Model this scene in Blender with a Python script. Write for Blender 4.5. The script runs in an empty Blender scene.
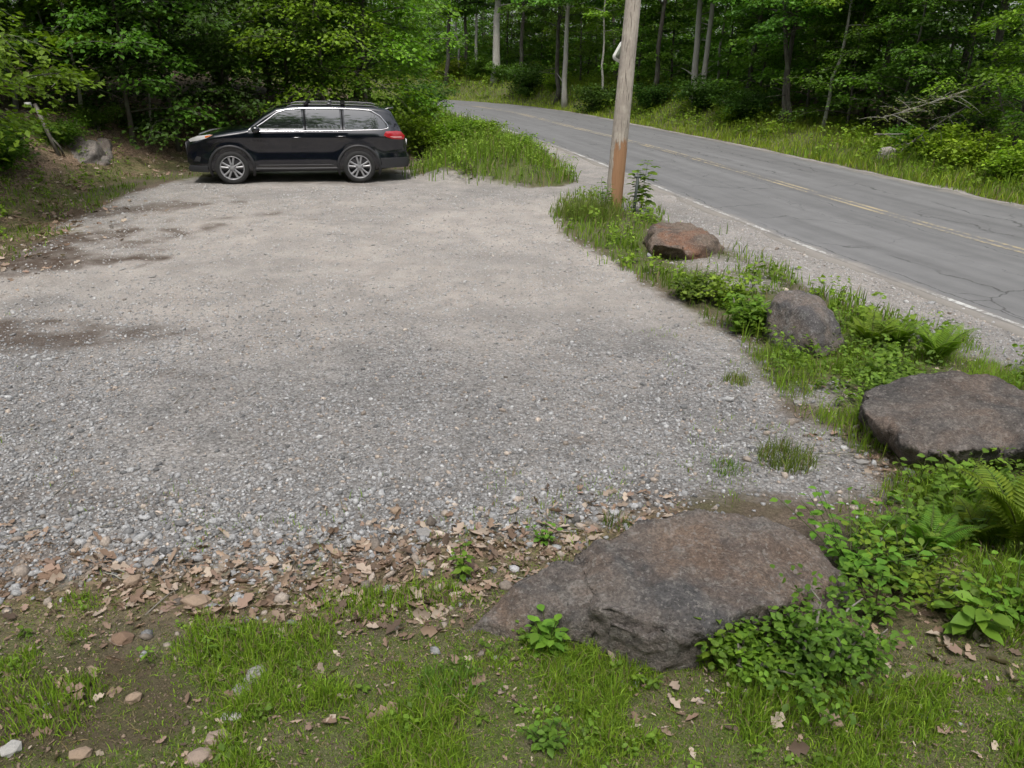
import bpy, bmesh, math, random
import numpy as np
from mathutils import Vector, Matrix, noise as mnoise
R = math.radians
scene = bpy.context.scene
COL = scene.collection
rng = np.random.default_rng(7)
random.seed(7)

# ------------------------------------------------------------------ camera
CAM_H, F_PX = 2.75, 769.0
PITCH = math.atan((384 - 60) / F_PX)
ROLL = R(1.0)
_fw = np.array([0, math.cos(PITCH), -math.sin(PITCH)]); _r = np.array([1., 0, 0]); _u = np.cross(_r, _fw)
_r2 = _r * math.cos(ROLL) + _u * math.sin(ROLL); _u2 = -_r * math.sin(ROLL) + _u * math.cos(ROLL)
CAM = np.array([0, 0, CAM_H])
cam_data = bpy.data.cameras.new('camera'); cam = bpy.data.objects.new('camera', cam_data); COL.objects.link(cam)
m = Matrix.Identity(4)
for i in range(3):
    m[i][0], m[i][1], m[i][2], m[i][3] = _r2[i], _u2[i], -_fw[i], CAM[i]
cam.matrix_world = m
cam_data.sensor_width = 36; cam_data.lens = F_PX / 1024 * 36; cam_data.clip_end = 2000; cam_data.clip_start = 0.05
scene.camera = cam

def at(u, v, z=0.0):
    d = _fw * F_PX + _r2 * (u - 512) + _u2 * (384 - v)
    return CAM + d * ((z - CAM_H) / d[2])
def at2(u, v, z=0.0):
    p = at(u, v, z); return (p[0], p[1])
def pol(u, D, z=0.0):
    """ground point seen in picture column u at distance D along +Y"""
    depth = D * math.cos(PITCH) + (CAM_H - z) * math.sin(PITCH)
    return ((u - 512) / F_PX * depth, D)

# ------------------------------------------------------------------ noise
def _hash(ix, iy, seed):
    h = (ix.astype(np.int64) * 374761393 + iy.astype(np.int64) * 668265263 + seed * 1274126177) & 0xffffffff
    h = ((h ^ (h >> 13)) * 1274126177) & 0xffffffff
    h = (h ^ (h >> 16)) & 0xffff
    return h / 65535.0
def vnoise(x, y, seed=0):
    ix = np.floor(x); iy = np.floor(y); fx = x - ix; fy = y - iy
    fx = fx * fx * (3 - 2 * fx); fy = fy * fy * (3 - 2 * fy)
    ix = ix.astype(np.int64); iy = iy.astype(np.int64)
    a = _hash(ix, iy, seed); b = _hash(ix + 1, iy, seed); c = _hash(ix, iy + 1, seed); d = _hash(ix + 1, iy + 1, seed)
    return (a * (1 - fx) + b * fx) * (1 - fy) + (c * (1 - fx) + d * fx) * fy
def fbm(x, y, seed=0, oct=4):
    s = 0; a = 0.5; t = 0
    for o in range(oct):
        s = s + a * vnoise(x * 2 ** o + 17.3 * o, y * 2 ** o - 9.1 * o, seed + o); t += a; a *= 0.5
    return s / t
def sstep(a, b, x):
    t = np.clip((x - a) / (b - a), 0, 1); return t * t * (3 - 2 * t)

# ------------------------------------------------------------------ plan of the place
def seg_dist(x, y, pts, closed=False):
    """distance to polyline, sign (>0 right of the walking direction)"""
    best = np.full(x.shape, 1e9); sgn = np.ones(x.shape)
    n = len(pts)
    for i in range(n if closed else n - 1):
        ax, ay = pts[i]; bx, by = pts[(i + 1) % n]
        dx, dy = bx - ax, by - ay; L2 = dx * dx + dy * dy + 1e-12
        t = np.clip(((x - ax) * dx + (y - ay) * dy) / L2, 0, 1)
        d = np.hypot(x - ax - t * dx, y - ay - t * dy)
        cr = (x - ax) * dy - (y - ay) * dx
        k = d < best - 1e-9
        best = np.where(k, d, best); sgn = np.where(k, np.where(cr > 0, 1., -1.), sgn)
    return best, sgn
def inside(x, y, poly):
    c = np.zeros(x.shape, bool); n = len(poly); j = n - 1
    for i in range(n):
        xi, yi = poly[i]; xj, yj = poly[j]
        k = ((yi > y) != (yj > y)) & (x < (xj - xi) * (y - yi) / (yj - yi + 1e-12) + xi)
        c ^= k; j = i
    return c
def pdist(x, y, poly):
    """signed distance to polygon, > 0 inside"""
    d, _ = seg_dist(x, y, poly, True)
    return np.where(inside(x, y, poly), d, -d)

def catmull(P, step):
    P = np.array(P, float); out = []
    Q = np.vstack([2 * P[0] - P[1], P, 2 * P[-1] - P[-2]])
    for i in range(1, len(Q) - 2):
        n = max(2, int(np.linalg.norm(Q[i + 1] - Q[i]) / step))
        for k in range(n):
            t = k / n
            out.append(0.5 * ((2 * Q[i]) + (-Q[i - 1] + Q[i + 1]) * t + (2 * Q[i - 1] - 5 * Q[i] + 4 * Q[i + 1] - Q[i + 2]) * t * t
                              + (-Q[i - 1] + 3 * Q[i] - 3 * Q[i + 1] + Q[i + 2]) * t ** 3))
    out.append(P[-1]); return np.array(out)
ROAD_CTRL = [(22, -42), (13.5, -18), (9.3, -4), (7.2, 3.2), (5.78, 8.1), (4.65, 12.3), (3.85, 15.8), (1.55, 26.4), (-0.7, 34.6),
             (-4.0, 46), (-8.2, 52.5), (-16, 57), (-31, 62), (-61, 69), (-111, 76)]
ROAD = catmull(ROAD_CTRL, 0.6)
ROAD_C = [tuple(p) for p in catmull(ROAD_CTRL, 3.0)]
RW = 7.0
def road_d(x, y):
    d, s = seg_dist(x, y, ROAD_C); return d * s      # 0 at the near edge, RW at the far edge

BANK = [(-40, 2), (-16, 6)] + [at2(*p) for p in [(-90, 290), (0, 243), (60, 208), (130, 186), (192, 172), (230, 164)]] + \
       [(-6.0, 20.9), (-3.2, 21.2), (-2.6, 24), (-3.2, 30), (-5.6, 40), (-9.5, 47), (-16, 52), (-31, 57), (-60, 64), (-110, 71),
        (-160, 80), (-160, 2)]
MOUND = [at2(*p, 0.1) for p in [(396, 178), (430, 181), (480, 184), (530, 187), (565, 184), (578, 178)]] + \
        [(1.0, 23.8), (0.2, 27.5), (-2.0, 34.6), (-4.8, 45.5), (-9.0, 51.6), (-16, 56), (-17, 52), (-10, 46), (-5.6, 40), (-3.2, 30), (-2.4, 21.6)]
LOT = [at2(*p) for p in [(-120, 300), (0, 262), (60, 226), (130, 198), (195, 180), (300, 172), (400, 176), (480, 186), (560, 192), (612, 178),
       (575, 205), (552, 222), (570, 243), (600, 262), (640, 280), (692, 308), (742, 340), (772, 378), (800, 412), (846, 436), (884, 465), (880, 490),
       (800, 500), (690, 512), (600, 520), (540, 538), (430, 548), (300, 566), (150, 572), (0, 575), (-150, 580)]]
VERGE = [at2(*p) for p in [(552, 215), (572, 198), (620, 196), (660, 215), (740, 240), (800, 285), (860, 300), (920, 328), (1000, 355), (1060, 385),
         (1250, 470), (1400, 640), (1000, 640), (880, 600), (850, 520), (888, 468), (848, 436), (802, 412), (774, 378), (745, 340), (694, 308), (640, 280), (600, 262), (570, 243)]]
FRONT = [at2(*p) for p in [(-300, 612), (0, 608), (150, 610), (300, 612), (400, 602), (470, 596), (520, 560), (700, 640), (860, 610), (900, 640), (1000, 640), (1400, 640),
         (1700, 1000), (-600, 1000)]] 

def H(x, y):
    x = np.asarray(x, float); y = np.asarray(y, float)
    rd = road_d(x, y)
    z = 0.07 * sstep(9, 17.5, y) * sstep(-0.6, -3.2, rd)
    db = pdist(x, y, BANK)
    z = z + np.where(db > 0, 1.0 * sstep(0, 3.4, db) + 0.13 * np.clip(db - 1.5, 0, 14), 0)
    dm = pdist(x, y, MOUND)
    z = z + np.where(dm > 0, 0.42 * sstep(0, 1.6, dm), 0)
    far = rd - RW
    k = 0.45 + 0.95 * sstep(28, 50, y)
    z = z + np.where(far > 0, k * sstep(0.7, 3.6, far) - 0.08 * sstep(0.1, 0.6, far) + 0.02 * np.clip(far - 4, 0, 30), 0)
    rough = sstep(0.0, 0.6, np.maximum(np.maximum(db, dm), far - 0.3))
    z = z + rough * 0.22 * (fbm(x * 0.7, y * 0.7, 5) - 0.5)
    z = z + 0.05 * (fbm(x * 1.1, y * 1.1, 3) - 0.5) + 0.018 * (fbm(x * 5, y * 5, 9, 3) - 0.5)
    dv = pdist(x, y, VERGE); df = pdist(x, y, FRONT)
    z = z + np.where(np.maximum(dv, df) > 0, 0.10 * (fbm(x * 1.8, y * 1.8, 21) - 0.42) * sstep(0, 0.4, np.maximum(dv, df)), 0)
    # the ground falls away a hand's breadth under the asphalt
    zl = sstep(-0.9, -0.15, rd) * sstep(RW + 0.9, RW + 0.15, rd)
    z = z * (1 - zl) + zl * (0.012 + 0.03 * (fbm(x * 2.3, y * 2.3, 33, 3) - 0.5))
    zr = sstep(0.1, 0.6, rd) * sstep(RW - 0.1, RW - 0.6, rd)
    z = z - 0.06 * zr
    return z
def Hs(x, y): return float(H(np.array([x]), np.array([y]))[0])
def ground(u, v):
    """point of the terrain seen at picture point (u, v)"""
    d = _fw * F_PX + _r2 * (u - 512) + _u2 * (384 - v); d = d / np.linalg.norm(d)
    t = np.linspace(1.5, 160, 6000); P = CAM + d[None] * t[:, None]
    hz = H(P[:, 0], P[:, 1]); k = np.argmax(P[:, 2] < hz)
    if P[k, 2] >= hz[k]: k = len(t) - 1
    return float(P[k, 0]), float(P[k, 1]), float(hz[k])

# ------------------------------------------------------------------ mesh and object helpers
def mesh_arrays(name, V, tris=None, quads=None, mat=None, col=None, smooth=False, uv=None, attrs=None):
    me = bpy.data.meshes.new(name)
    V = np.asarray(V, np.float32)
    nt = 0 if tris is None else len(tris); nq = 0 if quads is None else len(quads)
    li = []
    if nt: li.append(np.asarray(tris, np.int32).ravel())
    if nq: li.append(np.asarray(quads, np.int32).ravel())
    li = np.concatenate(li)
    me.vertices.add(len(V)); me.vertices.foreach_set('co', V.ravel())
    me.loops.add(len(li)); me.loops.foreach_set('vertex_index', li)
    tot = np.concatenate([np.full(nt, 3, np.int32), np.full(nq, 4, np.int32)])
    st = np.concatenate([[0], np.cumsum(tot)[:-1]]).astype(np.int32)
    me.polygons.add(nt + nq); me.polygons.foreach_set('loop_start', st); me.polygons.foreach_set('loop_total', tot)
    if smooth: me.polygons.foreach_set('use_smooth', np.ones(nt + nq, bool))
    me.update(calc_edges=True)
    if col is not None:
        a = me.attributes.new('col', 'FLOAT_COLOR', 'POINT'); c = np.ones((len(V), 4), np.float32); c[:, :3] = col
        a.data.foreach_set('color', c.ravel())
    if attrs:
        for k, v in attrs.items():
            a = me.attributes.new(k, 'FLOAT', 'POINT'); a.data.foreach_set('value', np.asarray(v, np.float32))
    if uv is not None:
        l = me.uv_layers.new(name='UVMap'); l.data.foreach_set('uv', np.asarray(uv, np.float32)[li].ravel())
    if mat: me.materials.append(mat)
    return me
def obj(name, me, parent=None, loc=None):
    o = bpy.data.objects.new(name, me); COL.objects.link(o)
    if parent is not None: o.parent = parent
    if loc is not None: o.location = loc
    return o
def tag(o, label=None, cat=None, group=None, kind=None):
    if label: o['label'] = label
    if cat: o['category'] = cat
    if group: o['group'] = group
    if kind: o['kind'] = kind
    return o
def thing(name, label, cat, loc=(0, 0, 0), rz=0, group=None):
    o = bpy.data.objects.new(name, None); COL.objects.link(o)
    o.location = loc; o.rotation_euler = (0, 0, rz); o.empty_display_size = 0.2
    return tag(o, label, cat, group)
class MB:
    """collects vertex / face arrays"""
    def __init__(s): s.V = []; s.T = []; s.Q = []; s.C = []; s.n = 0
    def add(s, V, tris=None, quads=None, col=None):
        V = np.asarray(V, float)
        if tris is not None and len(tris): s.T.append(np.asarray(tris) + s.n)
        if quads is not None and len(quads): s.Q.append(np.asarray(quads) + s.n)
        s.V.append(V)
        c = np.ones((len(V), 3)) if col is None else np.broadcast_to(np.asarray(col, float), (len(V), 3))
        s.C.append(c); s.n += len(V)
    def build(s, name, mat, smooth=False):
        return mesh_arrays(name, np.vstack(s.V), np.vstack(s.T) if s.T else None, np.vstack(s.Q) if s.Q else None, mat, np.vstack(s.C), smooth)
def tube(path, rad, sides=8, cap=True):
    P = np.asarray(path, float); n = len(P); rad = np.broadcast_to(np.asarray(rad, float), (n,))
    T = np.gradient(P, axis=0); T /= np.linalg.norm(T, axis=1)[:, None] + 1e-12
    ref = np.array([0, 0, 1.]) if abs(T[0][2]) < 0.9 else np.array([1., 0, 0])
    A = np.zeros((n, 3)); a = np.cross(T[0], ref); a /= np.linalg.norm(a)
    for i in range(n):
        a = a - T[i] * np.dot(a, T[i]); a /= np.linalg.norm(a) + 1e-12; A[i] = a
    B = np.cross(T, A)
    th = np.linspace(0, 2 * math.pi, sides, endpoint=False)
    V = P[:, None] + rad[:, None, None] * (A[:, None] * np.cos(th)[None, :, None] + B[:, None] * np.sin(th)[None, :, None])
    V = V.reshape(-1, 3); q = []
    for i in range(n - 1):
        for k in range(sides):
            k2 = (k + 1) % sides
            q.append((i * sides + k, i * sides + k2, (i + 1) * sides + k2, (i + 1) * sides + k))
    t = []
    if cap:
        c0 = len(V); V = np.vstack([V, P[0], P[-1]])
        for k in range(sides):
            k2 = (k + 1) % sides
            t.append((c0, k2, k)); t.append((c0 + 1, (n - 1) * sides + k, (n - 1) * sides + k2))
    return V, t, q
def box(c, s, rot=None):
    c = np.array(c, float); s = np.array(s, float) / 2
    V = np.array([(x, y, z) for x in (-1, 1) for y in (-1, 1) for z in (-1, 1)], float) * s
    if rot is not None: V = V @ np.array(rot).T
    return V + c, [], [(0, 1, 3, 2), (4, 6, 7, 5), (0, 4, 5, 1), (2, 3, 7, 6), (0, 2, 6, 4), (1, 5, 7, 3)]

# ------------------------------------------------------------------ materials
def new_mat(name):
    m_ = bpy.data.materials.new(name); m_.use_nodes = True; nt = m_.node_tree
    for n in list(nt.nodes): nt.nodes.remove(n)
    out = nt.nodes.new('ShaderNodeOutputMaterial')
    return m_, nt, out
def N(nt, t, **kw):
    n = nt.nodes.new(t)
    for k, v in kw.items():
        if k.startswith('i_'): n.inputs[k[2:].replace('_', ' ')].default_value = v
        else: setattr(n, k, v)
    return n
def L(nt, a, b): nt.links.new(a, b)
def mixc(nt, fac, a, b, mode='MIX'):
    n = nt.nodes.new('ShaderNodeMix'); n.data_type = 'RGBA'; n.blend_type = mode
    for s, v in ((0, fac), (6, a), (7, b)):
        if hasattr(v, 'is_output'): nt.links.new(v, n.inputs[s])
        elif s == 0: n.inputs[s].default_value = v
        else: n.inputs[s].default_value = (*v, 1) if len(v) == 3 else v
    return n.outputs[2]
def math_(nt, op, a, b=None, clamp=False):
    n = nt.nodes.new('ShaderNodeMath'); n.operation = op; n.use_clamp = clamp
    for i, v in enumerate((a, b)):
        if v is None: continue
        if hasattr(v, 'is_output'): nt.links.new(v, n.inputs[i])
        else: n.inputs[i].default_value = v
    return n.outputs[0]
def ramp(nt, fac, stops):
    n = nt.nodes.new('ShaderNodeValToRGB'); el = n.color_ramp.elements
    while len(el) < len(stops): el.new(0.5)
    for e, (p, c) in zip(el, stops):
        e.position = p; e.color = (*c, 1) if not isinstance(c, (int, float)) else (c, c, c, 1)
    if hasattr(fac, 'is_output'): nt.links.new(fac, n.inputs[0])
    return n.outputs[0]
def noise_tex(nt, vec, scale, detail=4, rough=0.55, dist=0.0):
    n = nt.nodes.new('ShaderNodeTexNoise'); n.inputs['Scale'].default_value = scale; n.inputs['Detail'].default_value = detail
    n.inputs['Roughness'].default_value = rough; n.inputs['Distortion'].default_value = dist
    if vec is not None: nt.links.new(vec, n.inputs['Vector'])
    return n.outputs['Fac']
def voro(nt, vec, scale, feature='F1', rnd=1.0):
    n = nt.nodes.new('ShaderNodeTexVoronoi'); n.feature = feature; n.inputs['Scale'].default_value = scale
    n.inputs['Randomness'].default_value = rnd
    if vec is not None: nt.links.new(vec, n.inputs['Vector'])
    return n
def attr(nt, name): 
    n = nt.nodes.new('ShaderNodeAttribute'); n.attribute_name = name; return n
def principled(nt, out, col, rough=0.7, spec=0.3, metal=0.0, bump=None, bstr=0.5, bdist=0.02):
    p = nt.nodes.new('ShaderNodeBsdfPrincipled')
    if hasattr(col, 'is_output'): nt.links.new(col, p.inputs['Base Color'])
    else: p.inputs['Base Color'].default_value = (*col, 1)
    if hasattr(rough, 'is_output'): nt.links.new(rough, p.inputs['Roughness'])
    else: p.inputs['Roughness'].default_value = rough
    p.inputs['Specular IOR Level'].default_value = spec; p.inputs['Metallic'].default_value = metal
    if bump is not None:
        b = nt.nodes.new('ShaderNodeBump'); b.inputs['Strength'].default_value = bstr; b.inputs['Distance'].default_value = bdist
        nt.links.new(bump, b.inputs['Height']); nt.links.new(b.outputs[0], p.inputs['Normal'])
    nt.links.new(p.outputs[0], out.inputs[0]); return p
def coords(nt, which='Object'): return nt.nodes.new('ShaderNodeTexCoord').outputs[which]

def mat_leaf(name, trans=0.38, rough=0.5, spec=0.35, tint=(1, 1, 1)):
    m_, nt, out = new_mat(name)
    c = attr(nt, 'col').outputs['Color']
    oi = nt.nodes.new('ShaderNodeObjectInfo')
    hs = nt.nodes.new('ShaderNodeHueSaturation'); L(nt, c, hs.inputs['Color'])
    L(nt, math_(nt, 'ADD', math_(nt, 'MULTIPLY', oi.outputs['Random'], 0.03), 0.485), hs.inputs['Hue'])
    L(nt, math_(nt, 'ADD', math_(nt, 'MULTIPLY', oi.outputs['Random'], 0.3), 0.85), hs.inputs['Value'])
    cc = mixc(nt, 1.0, hs.outputs[0], tint, 'MULTIPLY')
    p = nt.nodes.new('ShaderNodeBsdfPrincipled'); L(nt, cc, p.inputs['Base Color'])
    p.inputs['Roughness'].default_value = rough; p.inputs['Specular IOR Level'].default_value = spec
    t = nt.nodes.new('ShaderNodeBsdfTranslucent')
    L(nt, mixc(nt, 1.0, cc, (1.25, 1.35, 0.6), 'MULTIPLY'), t.inputs['Color'])
    mx = nt.nodes.new('ShaderNodeMixShader'); mx.inputs[0].default_value = trans
    L(nt, p.outputs[0], mx.inputs[1]); L(nt, t.outputs[0], mx.inputs[2]); L(nt, mx.outputs[0], out.inputs[0])
    return m_
def mat_plain(name, col, rough=0.5, spec=0.5, metal=0.0, coat=0.0):
    m_, nt, out = new_mat(name); p = principled(nt, out, col, rough, spec, metal)
    p.inputs['Coat Weight'].default_value = coat; p.inputs['Coat Roughness'].default_value = 0.03
    return m_
def mat_col(name, rough=0.85, spec=0.2, bscale=60, bstr=0.3):
    m_, nt, out = new_mat(name); co = coords(nt)
    c = attr(nt, 'col').outputs['Color']; n = noise_tex(nt, co, bscale, 5)
    c2 = mixc(nt, 1.0, c, ramp(nt, n, [(0.25, 0.62), (0.75, 1.3)]), 'MULTIPLY')
    principled(nt, out, c2, rough, spec, bump=n, bstr=bstr, bdist=0.01); return m_
def mat_bark(name, c0, c1, lich=(0.3, 0.32, 0.27), lam=0.5, scale=9):
    m_, nt, out = new_mat(name); co = coords(nt)
    mp = nt.nodes.new('ShaderNodeMapping'); mp.inputs['Scale'].default_value = (1, 1, 0.18); L(nt, co, mp.inputs[0])
    oi = nt.nodes.new('ShaderNodeObjectInfo')
    n = noise_tex(nt, mp.outputs[0], scale, 6, 0.65, 0.4)
    c = mixc(nt, n, c0, c1)
    n2 = noise_tex(nt, co, 2.6, 4); 
    c = mixc(nt, math_(nt, 'MULTIPLY', ramp(nt, n2, [(0.48, 0.0), (0.62, 1.0)]), lam), c, lich)
    c = mixc(nt, 1.0, c, ramp(nt, oi.outputs['Random'], [(0, 0.75), (1, 1.2)]), 'MULTIPLY')
    principled(nt, out, c, 0.9, 0.15, bump=n, bstr=0.7, bdist=0.03); return m_
M = {}
M['leaf'] = mat_leaf('leaf_green', 0.40)
M['leaf_low'] = mat_leaf('weed_green', 0.36, 0.55, 0.25)
M['grass'] = mat_leaf('grass_green', 0.34, 0.6, 0.2)
M['litter'] = mat_leaf('dead_leaf_tan', 0.12, 0.75, 0.15)
M['bark_pale'] = mat_bark('bark_pale', (0.2, 0.19, 0.165), (0.46, 0.44, 0.40))
M['bark_dark'] = mat_bark('bark_dark', (0.04, 0.035, 0.03), (0.13, 0.115, 0.1), (0.16, 0.19, 0.13), 0.4)
M['twig'] = mat_bark('twig_grey', (0.1, 0.09, 0.075), (0.24, 0.22, 0.19))
M['stone'] = mat_col('loose_stone', 0.85, 0.2, 70, 0.4)

def mat_rock(name, base, dark, rust, light, rust_amt, seed):
    m_, nt, out = new_mat(name); co0 = coords(nt)
    mp = nt.nodes.new('ShaderNodeMapping'); mp.inputs['Location'].default_value = (seed * 3.1, seed * 1.7, seed); L(nt, co0, mp.inputs[0]); co = mp.outputs[0]
    big = noise_tex(nt, co, 2.2, 6, 0.6, 0.6); mid = noise_tex(nt, co, 9, 7, 0.65, 0.3); fine = noise_tex(nt, co, 70, 5, 0.7)
    c = mixc(nt, ramp(nt, big, [(0.43, 0.0), (0.56, 1.0)]), base, dark)
    c = mixc(nt, math_(nt, 'MULTIPLY', ramp(nt, noise_tex(nt, co, 1.5, 5, 0.6, 1.0), [(0.47, 0.0), (0.68, 1.0)]), rust_amt), c, rust)
    c = mixc(nt, math_(nt, 'MULTIPLY', ramp(nt, mid, [(0.54, 0.0), (0.7, 1.0)]), 0.55), c, light)
    c = mixc(nt, 1.0, c, ramp(nt, fine, [(0.32, 0.55), (0.5, 1.0), (0.68, 1.45)]), 'MULTIPLY'); c = mixc(nt, 1.0, c, ramp(nt, noise_tex(nt, co, 24, 6, .75), [(0.36, .72), (0.64, 1.25)]), 'MULTIPLY'); c = mixc(nt, ramp(nt, noise_tex(nt, co, 38, 3, .6), [(.58, 0.), (.63, .55)]), c, light)
    v = voro(nt, co, 1.6, 'DISTANCE_TO_EDGE'); 
    nw = nt.nodes.new('ShaderNodeMix'); nw.data_type = 'VECTOR'
    crk = ramp(nt, v.outputs['Distance'], [(0.0, 0.0), (0.012, 1.0)])
    # warped cracks, only in places
    wn = nt.nodes.new('ShaderNodeTexNoise'); wn.inputs['Scale'].default_value = 3; L(nt, co, wn.inputs['Vector'])
    va = nt.nodes.new('ShaderNodeVectorMath'); va.operation = 'MULTIPLY_ADD'; L(nt, wn.outputs['Color'], va.inputs[0]); va.inputs[1].default_value = (0.5, 0.5, 0.5); L(nt, co, va.inputs[2])
    L(nt, va.outputs[0], v.inputs['Vector'])
    msk = ramp(nt, noise_tex(nt, co, 1.3, 2), [(0.5, 1.0), (0.6, 0.0)])
    crk2 = math_(nt, 'MAXIMUM', crk, msk)
    
    hgt = math_(nt, 'ADD', math_(nt, 'ADD', math_(nt, 'MULTIPLY', mid, 1.0), math_(nt, 'MULTIPLY', fine, 0.45)), math_(nt, 'MULTIPLY', crk2, 0.12))
    principled(nt, out, c, 0.82, 0.28, bump=hgt, bstr=0.9, bdist=0.045); return m_

# terrain -----------------------------------------------------------
def mat_terrain():
    m_, nt, out = new_mat('ground_soil_and_gravel'); co = coords(nt)
    g = attr(nt, 'gravel').outputs['Fac']; gr = attr(nt, 'green').outputs['Fac']; li = attr(nt, 'litter').outputs['Fac']; du = attr(nt, 'dust_and_light').outputs['Fac']; st = attr(nt, 'stain_and_dark').outputs['Fac']
    big = noise_tex(nt, co, 0.5, 5, 0.6); mid = noise_tex(nt, co, 3.2, 6, 0.6); fine = noise_tex(nt, co, 32, 4, 0.65); vf = noise_tex(nt, co, 160, 3, 0.7)
    v1 = voro(nt, co, 34); v2 = voro(nt, co, 85)
    cell = nt.nodes.new('ShaderNodeSeparateColor'); L(nt, v1.outputs['Color'], cell.inputs[0])
    cell2 = nt.nodes.new('ShaderNodeSeparateColor'); L(nt, v2.outputs['Color'], cell2.inputs[0])
    # crushed stone: grey chips, some pale, some brown
    chip = ramp(nt, cell.outputs[0], [(0.0, (0.10, 0.10, 0.10)), (0.35, (0.21, 0.21, 0.21)), (0.72, (0.31, 0.31, 0.31)), (0.9, (0.36, 0.36, 0.365)), (1.0, (0.46, 0.46, 0.46))])
    chip2 = ramp(nt, cell2.outputs[1], [(0.0, (0.12, 0.115, 0.11)), (0.5, (0.27, 0.265, 0.26)), (1.0, (0.46, 0.46, 0.46))])
    gc = mixc(nt, 0.5, chip, chip2)
    edge = ramp(nt, v1.outputs['Distance'], [(0.3, 1.0), (0.75, 0.55)])
    gc = mixc(nt, 0.7, gc, edge, 'MULTIPLY')
    fines = mixc(nt, ramp(nt, noise_tex(nt, co, 55, 5, 0.8), [(0.3, 0.0), (0.7, 1.0)]), (0.215, 0.203, 0.19), (0.56, 0.535, 0.505))  # fines kept extra pale, painting the brighter light of the lot centre
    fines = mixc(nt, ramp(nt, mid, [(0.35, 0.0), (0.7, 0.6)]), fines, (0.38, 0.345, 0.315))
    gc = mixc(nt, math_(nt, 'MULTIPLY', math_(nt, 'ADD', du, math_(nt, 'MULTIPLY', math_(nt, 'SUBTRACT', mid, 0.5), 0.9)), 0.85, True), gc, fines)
    gc = mixc(nt, 1.0, gc, ramp(nt, big, [(0.36, (0.86, 0.855, 0.85)), (0.64, (1.12, 1.09, 1.06))]), 'MULTIPLY'); gc = mixc(nt, 1.0, gc, ramp(nt, noise_tex(nt, co, 1.7, 5, .65, .6), [(0.38, (.88, .87, .86)), (0.62, (1.07, 1.06, 1.05))]), 'MULTIPLY')
    soil = mixc(nt, mid, (0.06, 0.046, 0.034), (0.19, 0.15, 0.115))
    grit = ramp(nt, noise_tex(nt, co, 95, 4, 0.75), [(0.25, 0.4), (0.5, 1.0), (0.78, 1.75)])
    soil = mixc(nt, 1.0, mixc(nt, 1.0, soil, ramp(nt, fine, [(0.2, 0.5), (0.8, 1.5)]), 'MULTIPLY'), grit, 'MULTIPLY')
    lit = mixc(nt, ramp(nt, cell.outputs[1], [(0.2, 0.0), (0.9, 1.0)]), (0.10, 0.068, 0.045), (0.34, 0.24, 0.165))
    moss = mixc(nt, fine, (0.04, 0.06, 0.014), (0.12, 0.155, 0.04)); moss = mixc(nt, 1.0, moss, grit, 'MULTIPLY'); moss = mixc(nt, ramp(nt, noise_tex(nt, co, 14, 5, .7), [(0.5, 0.0), (0.68, 0.7)]), moss, mixc(nt, fine, (0.07, 0.055, 0.035), (0.21, 0.17, 0.11)))
    c = mixc(nt, math_(nt, 'MULTIPLY', li, ramp(nt, mid, [(0.25, 0.5), (0.6, 1.0)])), soil, lit)
    c = mixc(nt, math_(nt, 'MULTIPLY', gr, ramp(nt, noise_tex(nt, co, 5, 5), [(0.32, 0.35), (0.6, 1.0)])), c, moss)
    gm = math_(nt, 'ADD', math_(nt, 'MULTIPLY', g, 1.9), math_(nt, 'ADD', math_(nt, 'MULTIPLY', math_(nt, 'SUBTRACT', noise_tex(nt, co, 7, 5), 0.5), 1.6), -0.45), True)
    c = mixc(nt, gm, c, gc)
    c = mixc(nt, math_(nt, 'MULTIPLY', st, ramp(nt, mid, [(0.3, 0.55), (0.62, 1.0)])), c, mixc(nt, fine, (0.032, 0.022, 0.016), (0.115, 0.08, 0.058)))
    hg = math_(nt, 'ADD', math_(nt, 'MULTIPLY', v1.outputs['Distance'], math_(nt, 'MULTIPLY', gm, -0.6)), math_(nt, 'ADD', math_(nt, 'MULTIPLY', fine, 0.8), math_(nt, 'MULTIPLY', vf, 0.3)))
    principled(nt, out, c, 0.92, 0.15, bump=hg, bstr=0.95, bdist=0.03); return m_

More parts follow.
